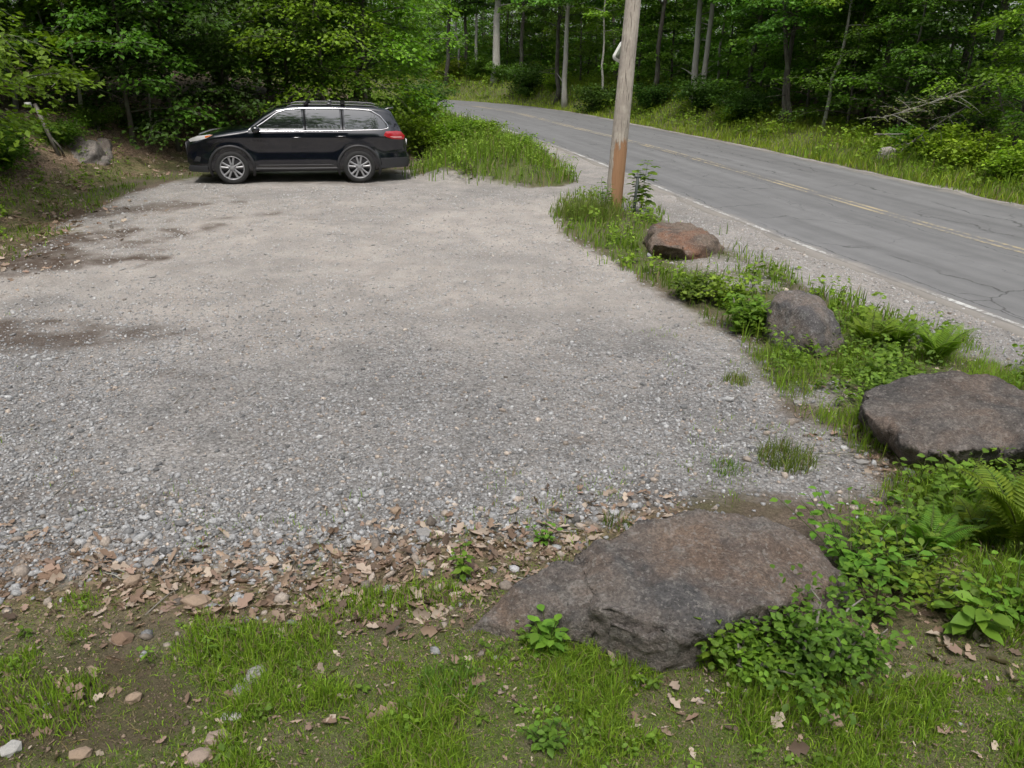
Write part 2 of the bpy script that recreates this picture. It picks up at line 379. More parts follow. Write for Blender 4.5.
def masks(x, y):
    rd = road_d(x, y)
    n1 = fbm(x * 0.9, y * 0.9, 31) - 0.5; n2 = fbm(x * 3.1, y * 3.1, 41) - 0.5
    dl = pdist(x, y, LOT) + n1 * 0.6 + n2 * 0.35
    gravel = sstep(-0.35, 0.3, dl)
    sh_n = sstep(-1.7, -1.0, rd + n1 * 1.1) * (rd < 1.0)                     # shoulder beside the near lane
    sh_n = np.where(y < 17, sh_n, sh_n * sstep(-1.0, -0.5, rd + n1 * 0.5))
    sh_f = sstep(RW + 0.75, RW + 0.3, rd + n1 * 0.5) * (rd > RW - 1)
    mouth = sstep(0.3, 1.2, pdist(x, y, [at2(*p) for p in [(392, 172), (480, 172), (600, 160), (660, 190), (720, 224), (640, 215), (560, 198), (552, 216)]]) + 0.8 + n2 * .4)
    db = pdist(x, y, BANK); dm = pdist(x, y, MOUND); dv = pdist(x, y, VERGE); df = pdist(x, y, FRONT); far = rd - RW
    gravel = np.maximum.reduce([gravel, sh_n * (dm < 0.2), sh_f, mouth * 0.95 * (1 - sstep(-.15, .2, dm + n2 * .3))])
    gravel = gravel * (1 - sstep(-1.1, 0.3, db + n2 * 1.6 + n1 * 1.4))
    # a stony strip and scattered stones between rocks on the verge
    gravel = np.maximum(gravel, 0.75 * np.exp(-((x - at2(690, 290)[0]) ** 2 + (y - at2(690, 262)[1]) ** 2) / 0.5) * 0)
    for (u, v, r) in [(722, 266, 0.75), (770, 258, 0.6), (745, 285, .5), (815, 395, 0.3), (720, 345, 0.4)]:
        cx, cy = at2(u, v); gravel = np.maximum(gravel, 0.8 * np.exp(-((x - cx) ** 2 + (y - cy) ** 2) / r ** 2))
    pv = fbm(x * 1.6, y * 1.6, 51)
    green = np.maximum.reduce([sstep(-0.25, 0.5, dv + n2 * 0.6) * sstep(0.22, 0.5, pv + 0.1), sstep(-0.15, 0.5, df + n1 * 0.6) * sstep(0.22, 0.5, pv + 0.08), sstep(-.15, 0.2, dm + n2 * .3), sstep(0.4, 0.9, far) * sstep(9, 5, far)])
    # green strip at the foot of the left bank
    green = np.maximum(green, 0.75 * sstep(1.1, 0.4, np.abs(db - 0.35 + n1)) * (x < -4.5) * sstep(0.4, 0.62, pv + 0.06))
    green = green * (1 - 0.85 * gravel)
    # thin greenish film on the gravel near the lower and right borders
    film = np.maximum(sstep(1.3, 0.2, dl) * .5, sstep(-2.6, -.4, db) * (x < -4) * .75) * sstep(0.42, 0.6, fbm(x * 1.3, y * 1.3, 61))
    green = np.maximum(green, film)
    litter = np.maximum.reduce([sstep(0.0, 0.5, db) * (0.9 - .7 * sstep(2.5, 5, db)), sstep(-0.75, -0.1, dl) * sstep(0.55, -0.1, dl) * (y < 6.5) * (x < 1.2), sstep(4.5, 6, far) * .2])
    cx, cy = at2(930, 600); litter = np.maximum(litter, np.exp(-(((x - cx) / 0.5) ** 2 + ((y - cy) / 0.25) ** 2)))
    cx, cy = at2(890, 460); litter = np.maximum(litter, np.exp(-(((x - cx) / 0.35) ** 2 + ((y - cy) / 0.6) ** 2)))
    litter = np.maximum(litter, 0.9 * sstep(-1.8, -0.3, db + n1 * 1.5) * (x < -5.5) * (y < 15.5))
    dust_and_light = sstep(6.3, 9.5, y + n1 * 3) * 0.8 + 0.12  # compacted fines, together with brighter light painted over the middle of the lot
    dust_and_light = dust_and_light * (1 - 0.35 * sstep(14.5, 17.5, y))
    dust_and_light = np.where(np.abs(rd + 0.8) < 1.2, 0.55, dust_and_light)
    stain_and_dark = np.zeros_like(x)
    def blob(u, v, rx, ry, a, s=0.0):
        nonlocal stain_and_dark
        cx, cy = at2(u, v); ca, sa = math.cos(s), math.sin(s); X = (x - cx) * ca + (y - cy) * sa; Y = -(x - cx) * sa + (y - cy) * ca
        stain_and_dark = np.maximum(stain_and_dark, a * sstep(1.25, 0.45, np.hypot(X / rx, Y / ry) + n2 * 1.7 + n1 * 1.6))
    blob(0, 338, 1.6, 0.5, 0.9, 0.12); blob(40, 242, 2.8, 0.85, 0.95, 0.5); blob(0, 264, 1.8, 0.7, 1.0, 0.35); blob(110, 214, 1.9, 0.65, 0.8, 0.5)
    blob(180, 375, .35, .14, .3); blob(100, 715, 0.55, 0.28, 0.8); blob(585, 440, 0.12, 0.06, 0.4); blob(300, 185, 2.4, 0.5, 0.45); blob(60, 500, .9, .2, .3); blob(700, 505, .7, .2, .35)  # the widest blob darkens the ground along the near side of the car
    stain_and_dark = np.maximum(stain_and_dark, .85 * np.maximum(sstep(5.5, 7.5, far), sstep(2.5, 4.5, db)))
    return dict(gravel=gravel, green=green, litter=litter, dust_and_light=dust_and_light, stain_and_dark=stain_and_dark)

def axis(lo, hi, f0, f1, fine, g=1.13):
    a = list(np.arange(f0, f1, fine)); s = fine; x = a[-1]
    while x < hi: s = min(s * g, 8); x += s; a.append(x)
    s = fine; x = a[0]; b = []
    while x > lo: s = min(s * g, 8); x -= s; b.append(x)
    return np.array(b[::-1] + a)
xs = axis(-160, 160, -9, 8, 0.07); ys = np.unique(np.round(np.concatenate([axis(-80, 14, 1.6, 13.9, 0.07, 1.07), np.arange(14, 24, .14), np.arange(24, 72, .3), axis(60, 190, 72, 74, .5, 1.1)]), 3)); ys = ys[np.concatenate([[True], np.diff(ys) > .02])]
X, Y = np.meshgrid(xs, ys); nx, ny = len(xs), len(ys)
X = X.ravel(); Y = Y.ravel(); Z = H(X, Y)
idx = np.arange(nx * ny).reshape(ny, nx)
quads = np.stack([idx[:-1, :-1], idx[:-1, 1:], idx[1:, 1:], idx[1:, :-1]], -1).reshape(-1, 4)
M['terrain'] = mat_terrain()
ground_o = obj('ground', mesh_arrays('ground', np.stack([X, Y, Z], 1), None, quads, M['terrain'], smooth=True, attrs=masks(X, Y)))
tag(ground_o, kind='structure')

# ------------------------------------------------------------------ road
def road_frame():
    P = ROAD; T = np.gradient(P, axis=0); T /= np.linalg.norm(T, axis=1)[:, None]
    Nn = np.stack([T[:, 1], -T[:, 0]], 1); s = np.concatenate([[0], np.cumsum(np.linalg.norm(np.diff(P, axis=0), axis=1))])
    return P, Nn, s
RP, RN, RS = road_frame()
ROAD_Z = 0.03
def strip(lats, z, wob=0.0, skirt=False, s0=None, s1=None, seed=0):
    """ribbon along the road; lats are lateral offsets from the near edge"""
    sel = np.arange(len(RP)); 
    if s0 is not None: sel = sel[(RS >= s0) & (RS <= s1)]
    step = np.arange(RS[sel[0]], RS[sel[-1]], 0.3)
    px = np.interp(step, RS, RP[:, 0]); py = np.interp(step, RS, RP[:, 1]); nx_ = np.interp(step, RS, RN[:, 0]); ny_ = np.interp(step, RS, RN[:, 1])
    V = []; UV = []
    for j, l in enumerate(lats):
        w = np.zeros_like(step)
        if wob and j in (0, len(lats) - 1): w = (fbm(step * 1.3, step * 0 + j * 9.0 + seed, 71, 4) - 0.5) * wob
        V.append(np.stack([px + nx_ * (l + w), py + ny_ * (l + w), np.full_like(step, z)], 1)); UV.append(np.stack([l + w, step], 1))
    if skirt:
        a = V[0].copy(); a[:, 2] -= 0.12; b = V[-1].copy(); b[:, 2] -= 0.12
        V = [a] + V + [b]; UV = [UV[0]] + UV + [UV[-1]]
    m_, n = len(V), len(step); V = np.stack(V, 1).reshape(-1, 3); UV = np.stack(UV, 1).reshape(-1, 2)
    i = np.arange(n * m_).reshape(n, m_)
    q = np.stack([i[:-1, :-1], i[:-1, 1:], i[1:, 1:], i[1:, :-1]], -1).reshape(-1, 4)
    return V, q, UV
def asphalt_nodes(nt):
    uv = coords(nt, 'UV'); co = coords(nt)
    sx = nt.nodes.new('ShaderNodeSeparateXYZ'); L(nt, uv, sx.inputs[0]); ac = sx.outputs[0]; al = sx.outputs[1]
    fine = noise_tex(nt, co, 130, 3, 0.7); mid = noise_tex(nt, co, 2.0, 5, 0.6); big = noise_tex(nt, co, 0.35, 3)
    mp = nt.nodes.new('ShaderNodeMapping'); mp.inputs['Scale'].default_value = (1.6, 0.06, 1); L(nt, uv, mp.inputs[0])
    streak = noise_tex(nt, mp.outputs[0], 1.6, 4, 0.5)
    c = mixc(nt, fine, (0.10, 0.10, 0.10), (0.20, 0.20, 0.20))
    c = mixc(nt, 1.0, c, ramp(nt, streak, [(0.3, 0.84), (0.7, 1.16)]), 'MULTIPLY')
    c = mixc(nt, 1.0, c, ramp(nt, mid, [(0.3, 0.92), (0.7, 1.08)]), 'MULTIPLY')
    # cracks: long ones beside the centre line and near the edge, plus cross cracks
    wob = noise_tex(nt, uv, 0.55, 6, 0.6); wob2 = noise_tex(nt, co, 0.8, 6, 0.62)
    crk = None
    for off, amp, w, n_ in ((3.05, 1.2, 0.012, wob), (4.3, 1.5, 0.014, wob2), (5.35, 1.7, 0.016, wob), (0.35, 0.7, 0.016, wob2), (2.1, 2.0, 0.008, wob2)):
        d = math_(nt, 'ABSOLUTE', math_(nt, 'SUBTRACT', math_(nt, 'ADD', ac, math_(nt, 'MULTIPLY', math_(nt, 'SUBTRACT', n_, 0.5), amp)), off))
        k = ramp(nt, d, [(0.0, 1.0), (w * (2.4 if off in (4.3, 5.35) else 1.5), 0.0)])
        crk = k if crk is None else math_(nt, 'MAXIMUM', crk, k)
    gate = ramp(nt, noise_tex(nt, uv, 0.33, 3), [(0.42, 0.0), (0.5, 1.0)])
    crk = math_(nt, 'MULTIPLY', crk, gate)
    wn = nt.nodes.new('ShaderNodeTexNoise'); wn.inputs['Scale'].default_value = 1.1; wn.inputs['Detail'].default_value = 5; L(nt, uv, wn.inputs['Vector'])
    va = nt.nodes.new('ShaderNodeVectorMath'); va.operation = 'MULTIPLY_ADD'; L(nt, wn.outputs['Color'], va.inputs[0]); va.inputs[1].default_value = (0.9, 0.9, 0); L(nt, uv, va.inputs[2])
    v = voro(nt, va.outputs[0], 0.42, 'DISTANCE_TO_EDGE')
    k2 = math_(nt, 'MULTIPLY', ramp(nt, v.outputs['Distance'], [(0.0, 1.0), (0.008, 0.0)]), ramp(nt, noise_tex(nt, uv, 0.4, 2), [(0.5, 0.0), (0.58, 1.0)]))
    crk = math_(nt, 'MAXIMUM', crk, k2)
    c = mixc(nt, math_(nt, 'MULTIPLY', crk, 0.75), c, (0.04, 0.039, 0.038))
    # sandy, broken edges
    e = math_(nt, 'MINIMUM', ac, math_(nt, 'SUBTRACT', RW, ac))
    em = math_(nt, 'MULTIPLY', ramp(nt, math_(nt, 'ADD', e, math_(nt, 'MULTIPLY', math_(nt, 'SUBTRACT', mid, 0.5), 0.7)), [(0.02, 1.0), (0.3, 0.0)]), 0.75)
    c = mixc(nt, em, c, mixc(nt, fine, (0.22, 0.2, 0.18), (0.4, 0.37, 0.33)))
    return c, fine, crk, mid, co
def mat_road():
    m_, nt, out = new_mat('old_asphalt'); c, fine, crk, mid, co = asphalt_nodes(nt)
    hg = math_(nt, 'SUBTRACT', fine, math_(nt, 'MULTIPLY', crk, 2.0))
    principled(nt, out, c, 0.85, 0.25, bump=hg, bstr=0.5, bdist=0.006); return m_
def mat_paint(name, col, keep):
    m_, nt, out = new_mat(name); c, fine, crk, mid, co = asphalt_nodes(nt)
    w = math_(nt, 'ADD', math_(nt, 'MULTIPLY', noise_tex(nt, co, 14, 5, 0.7), 0.6), math_(nt, 'MULTIPLY', noise_tex(nt, co, 0.7, 4), 0.5))
    k = ramp(nt, w, [(keep, 1.0), (keep + 0.1, 0.0)])
    k = math_(nt, 'MULTIPLY', k, math_(nt, 'SUBTRACT', 1.0, crk, True))
    c2 = mixc(nt, k, c, mixc(nt, fine, tuple(0.8 * a for a in col), col))
    principled(nt, out, c2, 0.8, 0.25, bump=fine, bstr=0.4, bdist=0.005); return m_
V, q, UV = strip([-0.04, 0.5, 1.75, 3.5, 5.25, 6.5, RW + 0.04], ROAD_Z, 0.42, True)
tag(obj('road', mesh_arrays('road', V, None, q, mat_road(), uv=UV)), kind='structure')
def paint(name, l, w, mat, s0, s1):
    V, q, UV = strip([l - w / 2, l + w / 2], ROAD_Z + 0.004, 0, False, s0, s1)
    tag(obj(name, mesh_arrays(name, V, None, q, mat, uv=UV)), kind='structure')
ypaint = mat_paint('worn_yellow_paint', (0.42, 0.35, 0.22), 0.49)
wpaint = mat_paint('worn_white_paint', (0.55, 0.55, 0.53), 0.455)
paint('road_centre_marking', 3.5 - 0.11, 0.1, ypaint, 5, 150); paint('road_centre_marking', 3.5 + 0.11, 0.1, ypaint, 5, 150)
paint('road_edge_marking', 0.14, 0.1, wpaint, 5, 100)

# ------------------------------------------------------------------ boulders
def boulder(name, label, pts, mat, seed, edge=0.04, rough=0.03, cracks=(), smooth_it=3, group='boulders lining the edge of the gravel lot', cat='boulder', big=0.06, more=()):
    sets = [np.array(q_, float) for q_ in ([pts] + list(more))]; P = np.vstack(sets); c = P.mean(0); c[2] = P[:, 2].min()
    bm = bmesh.new()
    for q_ in sets:
        vs_ = [bm.verts.new(p - c) for p in q_]
        bmesh.ops.convex_hull(bm, input=vs_)
    bmesh.ops.delete(bm, geom=[v for v in bm.verts if not v.link_faces], context='VERTS')
    bmesh.ops.triangulate(bm, faces=bm.faces)
    for it in range(9):
        long = [e for e in bm.edges if e.calc_length() > edge * 1.5]
        if not long: break
        bmesh.ops.subdivide_edges(bm, edges=long, cuts=1, use_grid_fill=False)
        bmesh.ops.triangulate(bm, faces=[f for f in bm.faces if len(f.verts) > 3])
        bmesh.ops.beautify_fill(bm, faces=bm.faces, edges=bm.edges)
    for it in range(smooth_it): bmesh.ops.smooth_vert(bm, verts=bm.verts, factor=0.5, use_axis_x=True, use_axis_y=True, use_axis_z=True)
    bm.normal_update(); o3 = Vector((seed * 7.7, seed * 3.3, seed))
    disp = []
    for v in bm.verts:
        p = v.co + o3
        d = mnoise.fractal(p * 1.7, 1.0, 2.0, 3) * big
        d += mnoise.fractal(p * 6, 0.8, 2.1, 6) * rough * 1.25; d += (abs(mnoise.noise(p * 11)) - .25) * rough * .5
        rid = mnoise.ridged_multi_fractal(p * 2.6, 1.0, 2.0, 3, 1.0, 2.0); d -= max(0, rid - 1.5) * rough * 0.55
        w = p + Vector((mnoise.noise(p * 2.5), mnoise.noise(p * 2.5 + Vector((5, 5, 5))), 0)) * 0.25
        t = (w.x * 0.35 + w.y * 0.2 + w.z * 2.6) * 3.2                              # faint ledges where the stone splits
        d += rough * 0.45 * (abs((t % 1.0) - 0.5) - 0.25)
        q = np.array(v.co) + c
        for a, b, wd, dep in cracks:
            a = np.array(a); b = np.array(b); ab = b - a; tt = np.clip(np.dot(q - a, ab) / np.dot(ab, ab), 0, 1)
            dd = np.linalg.norm(q - a - tt * ab + 0.02 * np.array([mnoise.noise(p * 9), mnoise.noise(p * 9 + Vector((3, 1, 2))), 0]))
            d -= dep * math.exp(-(dd / wd) ** 2)
        disp.append(d)
    for v, d in zip(bm.verts, disp): v.co += v.normal * d
    me = bpy.data.meshes.new(name); bm.to_mesh(me); bm.free()
    me.polygons.foreach_set('use_smooth', np.ones(len(me.polygons), bool)); me.materials.append(mat)
    o = obj(name, me, None, c); tag(o, label, cat, group); return o
def A(u, v, z): return tuple(at(u, v, z))
def back(p, dy=0.18, z=-0.12, dx=0.0): return (p[0] + dx, p[1] + dy, z)

M['rock_near'] = mat_rock('boulder_grey_brown', (0.138, 0.12, 0.107), (0.078, 0.075, 0.074), (0.18, 0.115, 0.075), (0.25, 0.235, 0.215), 0.55, 1)
M['rock_brown'] = mat_rock('boulder_red_brown', (0.15, 0.115, 0.09), (0.09, 0.07, 0.058), (0.22, 0.105, 0.06), (0.24, 0.21, 0.18), 0.8, 2)
M['rock_grey'] = mat_rock('boulder_dark_grey', (0.15, 0.125, 0.108), (0.085, 0.08, 0.08), (0.18, 0.135, 0.105), (0.25, 0.245, 0.235), 0.5, 3)
M['rock_flat'] = mat_rock('boulder_flat_brown', (0.12, 0.104, 0.093), (0.072, 0.066, 0.062), (0.15, 0.105, 0.078), (0.23, 0.21, 0.19), 0.7, 4)
M['rock_slab'] = mat_rock('slab_grey', (0.21, 0.185, 0.165), (0.13, 0.12, 0.11), (0.17, 0.11, 0.085), (0.28, 0.26, 0.24), 0.6, 5)

tl = [A(574, 551, 0.317), A(600, 538, 0.352), A(640, 521, 0.378), A(700, 512, 0.387), A(762, 517, 0.378), A(806, 535, 0.334), A(842, 570, 0.220), A(854, 590, 0.106)]
tf = [A(597, 606, 0.299), A(640, 617, 0.290), A(700, 630, 0.273), A(752, 606, 0.317), A(805, 602, 0.246), A(822, 624, 0.088)]
pts = tl + tf + [A(592, 645, -.05), A(640, 672, -.03), A(702, 666, -.05), A(772, 656, -.08), A(840, 625, -.08), A(562, 632, -.03), A(566, 590, .12)]
pts += [back(p, 0.16) for p in tl] + [(p[0], p[1], -.25) for p in (A(592, 645, 0), A(772, 656, 0), A(562, 632, 0))]
low = [A(452, 642, -.04), A(480, 622, .07), A(520, 586, .17), A(550, 561, .27), A(585, 556, .33), A(604, 600, .28), A(590, 648, .02), A(520, 648, -.02), A(548, 608, .20), A(575, 640, .08)]
low += [back(A(548, 566, .22), .16), back(A(520, 590, .15), .1), back(A(460, 636, 0), .05, -.15), back(A(590, 550, .2), .1)]
shelf = [A(608, 622, .25), A(650, 640, .20), A(690, 640, .22), A(664, 628, .27), A(612, 660, -.05), A(650, 676, -.05), A(700, 668, -.05), A(690, 610, .1), A(620, 600, .1)]
boulder('boulder', 'big broad grey brown boulder with a cracked front ledge, rising from the foreground grass', pts, M['rock_near'], 3, 0.017, 0.02, smooth_it=0, big=0.02, more=(low, shelf),
        cracks=[(A(600, 607, .29), A(634, 623, .27), .014, .055), (A(634, 611, .30), A(664, 617, .29), .012, .05), (A(664, 617, .29), A(704, 629, .28), .013, .05), (A(692, 583, .36), A(746, 594, .34), .010, .025),
                (A(576, 556, .32), A(600, 607, .29), .03, .02), (A(760, 560, .37), A(775, 590, .33), .010, .02)])
p2 = [A(641, 243, .05), A(648, 228, .30), A(660, 221, .38), A(690, 223, .36), A(712, 235, .27), A(726, 247, .12), A(700, 252, .10), A(722, 255, .0), A(684, 246, .27), A(652, 244, .28),
      A(650, 259, -.05), A(692, 264, -.05), A(668, 263, -.05)]
p2 += [back(p, .45) for p in p2[1:6]]
boulder('boulder', 'reddish brown boulder with a sharp broken face, nearest the utility pole', p2, M['rock_brown'], 8, 0.035, 0.025, smooth_it=2,
        cracks=[(A(652, 246, .28), A(688, 248, .26), .03, .04)], big=0.05)
p3 = [A(770, 318, .22), A(771, 300, .42), A(780, 291, .50), A(800, 288, .53), A(818, 295, .49), A(836, 315, .36), A(848, 338, .18), A(853, 352, .0), A(812, 316, .42),
      A(768, 345, .0), A(790, 358, -.05), A(815, 352, .16), A(838, 362, -.05), A(805, 362, -.05)]
p3 += [back(p, .4) for p in p3[1:8]]
boulder('boulder', 'humped dark grey boulder between the reddish boulder and the flat topped one', p3, M['rock_grey'], 12, 0.028, 0.02, smooth_it=4, big=0.04)
p4 = [A(861, 393, .34), A(882, 384, .38), A(935, 371, .44), A(985, 373, .44), A(1030, 392, .41), A(1075, 412, .34), A(866, 414, .30), A(900, 441, .27), A(938, 453, .28), A(1000, 447, .31),
      A(1060, 444, .30), A(1085, 430, .28), A(905, 462, .08), A(942, 470, .06), A(1010, 462, .1)]
p4 += [(p[0] + 0.12, p[1] + 0.14, -.15) for p in (A(866, 414, .0), A(900, 441, .0), A(938, 453, .0), A(1000, 447, .0), A(1060, 444, .0))] + [back(p, .25) for p in p4[1:6]]
boulder('boulder', 'flat topped brown boulder undercut along its front, at the right edge of the photo', p4, M['rock_flat'], 17, 0.024, 0.02, smooth_it=0, big=0.03, cracks=[(A(905, 442, .27), A(960, 430, .33), .012, .03), (A(960, 430, .33), A(1010, 446, .31), .012, .03), (A(900, 400, .36), A(925, 428, .32), .012, .018)])

# slabs of bedrock lying on the bank by the leaning post
def gz(u, v, dz=0.0):
    x, y, z = ground(u, v); return np.array([x, y, z + dz])
def slab(label, u, v, lx, ly, th, rz, tilt, mat, seed):
    x, y, z = ground(u, v); Rm = np.array(Matrix.Rotation(rz, 3, 'Z') @ Matrix.Rotation(tilt, 3, 'X')); r_ = random.Random(seed); P = []
    for a, b in ((-1, -1), (-.3, -1.1), (.7, -1), (1.05, -.2), (.9, .8), (.1, 1.05), (-.8, .9), (-1.1, .1)):
        for c in (0, 1): P.append(tuple(np.array([x, y, z]) + Rm @ np.array([a * lx * r_.uniform(.85, 1.1) * (1 - .08 * c), b * ly * (1 - .08 * c), (th if c else -.35)])))
    boulder('rock_slab', label, P, mat, seed, 0.05, 0.03, smooth_it=1, group='rock slabs on the leafy bank', cat='rock', big=0.04)
slab('broad reddish grey rock slab lying on the bank beside the leaning post', 72, 151, .60, .52, .04, .1, .5, M['rock_slab'], 21)
slab('narrow grey rock slab lying on the bank, uphill from the broad slab', 104, 149, .20, .48, .04, .5, .5, M['rock_slab'], 23)
slab('small dark rock slab at the grassy foot of the bank', 98, 162, .26, .24, .05, .3, .35, M['rock_slab'], 26)
g = gz(888, 158); 
boulder('boulder', 'small pale stone in the grass across the road below the fallen branches', [tuple(g + np.array(d)) for d in [(-.34, 0, -.1), (.3, -.1, -.1), (.34, .2, -.1), (-.28, .3, -.1), (-.26, -.06, .22), (.2, -.1, .26), (.24, .14, .2), (-.2, .2, .3), (0, 0, .36)]],
        mat_rock('stone_pale', (0.30, 0.28, 0.25), (0.2, 0.19, 0.17), (0.26, 0.22, 0.17), (0.4, 0.39, 0.36), .4, 9), 31, 0.06, 0.03, group=None, cat='stone', big=0.05)

# ------------------------------------------------------------------ loose stones one can point at
STONE_COL = {'tan': (0.30, 0.225, 0.165), 'pink': (0.30, 0.235, 0.19), 'grey': (0.26, 0.25, 0.24), 'pale': (0.38, 0.37, 0.35), 'dark': (0.11, 0.105, 0.10), 'rust': (0.20, 0.135, 0.095)}
def stone_mesh(seed, col, flat):
    bm = bmesh.new(); bmesh.ops.create_icosphere(bm, subdivisions=1, radius=1)
    r_ = random.Random(seed)
    vs = [Vector((v.co.x * r_.uniform(.75, 1.1), v.co.y * r_.uniform(.75, 1.1), v.co.z * r_.uniform(.7, 1.1))) for v in bm.verts]
    bm.clear()
    for v in vs: bm.verts.new(v)
    bmesh.ops.convex_hull(bm, input=bm.verts); bmesh.ops.triangulate(bm, faces=bm.faces)
    bmesh.ops.bevel(bm, geom=list(bm.edges), offset=0.06, segments=1, affect='EDGES')
    bmesh.ops.triangulate(bm, faces=bm.faces)
    bmesh.ops.subdivide_edges(bm, edges=bm.edges, cuts=1); 
    for v in bm.verts: v.co += v.co.normalized() * mnoise.fractal(v.co * 2.2 + Vector((seed, 0, 0)), 1, 2, 3) * 0.09
    me = bpy.data.meshes.new('loose_stone'); bm.to_mesh(me); bm.free()
    a = me.attributes.new('col', 'FLOAT_COLOR', 'POINT'); c = np.ones((len(me.vertices), 4), np.float32); c[:, :3] = STONE_COL[col]; a.data.foreach_set('color', c.ravel())
    me.materials.append(M['stone']); return me
STONES = [  # u, v, length, width, height (m), turn, colour, label
    (256, 678, .13, .085, .06, 1.2, 'grey', 'upright oblong grey stone in the grass left of the big boulder'),
    (218, 741, .12, .075, .05, .3, 'pink', 'rounded pinkish stone near the bottom edge of the photo'),
    (200, 760, .11, .09, .05, .9, 'pink', 'pinkish stone cut by the bottom edge of the photo, below its rounded neighbour'),
    (232, 720, .10, .06, .035, .2, 'pale', 'thin pale stone just above the rounded pinkish stone'),
    (196, 606, .16, .09, .07, .1, 'tan', 'large flat tan stone on the dead leaves, longest of the stones'),
    (133, 584, .10, .085, .06, .8, 'tan', 'blocky tan stone amid the leaf litter left of the flat tan one'),
    (50, 577, .13, .075, .05, .15, 'rust', 'rusty brown flat stone at the left end of the leaf litter'),
    (122, 641, .12, .09, .05, .5, 'rust', 'mossy brown stone half sunk in grass under the leaf litter'),
    (134, 702, .08, .06, .04, .4, 'tan', 'small tan stone on the bare dark soil'),
    (82, 757, .10, .06, .035, .2, 'tan', 'flat tan stone on bare soil at the bottom left'),
    (12, 752, .09, .07, .04, .7, 'pale', 'pale bluish stone in the bottom left corner'),
    (563, 676, .09, .065, .05, .3, 'dark', 'dark grey stone leaning against the front of the big boulder'),
    (268, 577, .07, .055, .045, .2, 'pale', 'round pale pebble on top of the leaf litter'),
    (396, 512, .08, .06, .04, .6, 'tan', 'tan stone at the grassy edge of the gravel, above the leaves'),
    (424, 535, .10, .07, .05, .5, 'grey', 'grey stone right of the tan one at the gravel edge'),
    (576, 522, .06, .05, .05, .5, 'dark', 'dark round stone on the gravel behind the big boulder'),
    (806, 390, .12, .08, .06, .4, 'pale', 'whitish stone below the humped grey boulder'),
    (798, 404, .09, .07, .05, .9, 'grey', 'grey stone just below the whitish stone by the verge'),
    (862, 464, .12, .06, .03, .1, 'grey', 'thin grey flake on dead leaves left of the flat topped boulder'),
    (388, 592, .09, .06, .03, .5, 'grey', 'small grey stone in the leaf litter near the tall weed'),
    (150, 566, .08, .06, .05, .9, 'grey', 'grey stone at the upper edge of the leaf litter on the left'),
    (338, 558, .08, .06, .04, .3, 'rust', 'rusty stone at the upper edge of the leaf litter, middle of the photo'),
    (242, 692, .09, .06, .04, .2, 'grey', 'low grey stone directly below the upright oblong one'),
]
for i, (u, v, a, b, h, rz, colr, lab) in enumerate(STONES):
    x, y, z = ground(u, v)
    o = obj('stone', stone_mesh(100 + i, colr, True), None, (x, y, z + h * 0.22)); o.scale = (a * .62, b * .66, h * .75); o.rotation_euler = (random.uniform(-.2, .2), random.uniform(-.2, .2), rz + random.uniform(-.3, .3))
    tag(o, lab, 'stone', 'larger stones lying at the lot edge')

# ------------------------------------------------------------------ utility pole
def mat_pole():
    m_, nt, out = new_mat('weathered_pole_wood'); co = coords(nt)
    mp = nt.nodes.new('ShaderNodeMapping'); mp.inputs['Scale'].default_value = (1, 1, 0.05); L(nt, co, mp.inputs[0])
    n = noise_tex(nt, mp.outputs[0], 38, 6, 0.7, 0.2); n2 = noise_tex(nt, co, 5, 4)
    c = mixc(nt, n, (0.27, 0.235, 0.195), (0.54, 0.49, 0.43)); c = mixc(nt, 1.0, c, ramp(nt, n2, [(0.3, 0.85), (0.7, 1.12)]), 'MULTIPLY')
    c = mixc(nt, ramp(nt, noise_tex(nt, mp.outputs[0], 70, 3), [(0.56, 0.0), (0.62, 0.85)]), c, (0.10, 0.085, 0.07)); c = mixc(nt, ramp(nt, noise_tex(nt, co, 3.0, 5, .7), [(0.45, 0.0), (0.65, 0.6)]), c, (0.24, 0.21, 0.185))
    # bare orange heartwood where the lower shell has split away
    sx = nt.nodes.new('ShaderNodeSeparateXYZ'); L(nt, co, sx.inputs[0])
    edge = math_(nt, 'ADD', sx.outputs[0], math_(nt, 'MULTIPLY', math_(nt, 'SUBTRACT', noise_tex(nt, mp.outputs[0], 25, 3), 0.5), 0.06))
    ex = math_(nt, 'MULTIPLY', ramp(nt, edge, [(0.47, 0.0), (0.475, 1.0)]), 1.0)
    me_ = math_(nt, 'GREATER_THAN', edge, -0.075)
    top = math_(nt, 'LESS_THAN', math_(nt, 'ADD', sx.outputs[2], math_(nt, 'MULTIPLY', noise_tex(nt, mp.outputs[0], 22, 4, .7), 1.2)), 1.85)
    fr = math_(nt, 'LESS_THAN', sx.outputs[1], 0.08)
    side = math_(nt, 'LESS_THAN', edge, 0.30)
    k = math_(nt, 'MULTIPLY', math_(nt, 'MULTIPLY', me_, side), math_(nt, 'MULTIPLY', top, fr))
    c = mixc(nt, k, c, mixc(nt, n, (0.20, 0.10, 0.052), (0.42, 0.255, 0.15)))
    hg = math_(nt, 'SUBTRACT', n, math_(nt, 'MULTIPLY', k, 0.5))
    principled(nt, out, c, 0.88, 0.15, bump=hg, bstr=0.7, bdist=0.02); return m_
px_, py_, pz_ = ground(613, 209)
pole = thing('utility_pole', 'weathered grey wooden utility pole with an orange bare patch near its foot, leaning right', 'utility pole', (px_, py_, pz_))
zz = np.linspace(-0.3, 8.5, 60); lean = 0.031
path = np.stack([lean * zz, 0 * zz, zz], 1)
mb = MB(); V, t, q = tube(path, 0.168 - 0.0075 * zz, 20); mb.add(V, t, q)
o = obj('shaft', mb.build('shaft', mat_pole(), True), pole)
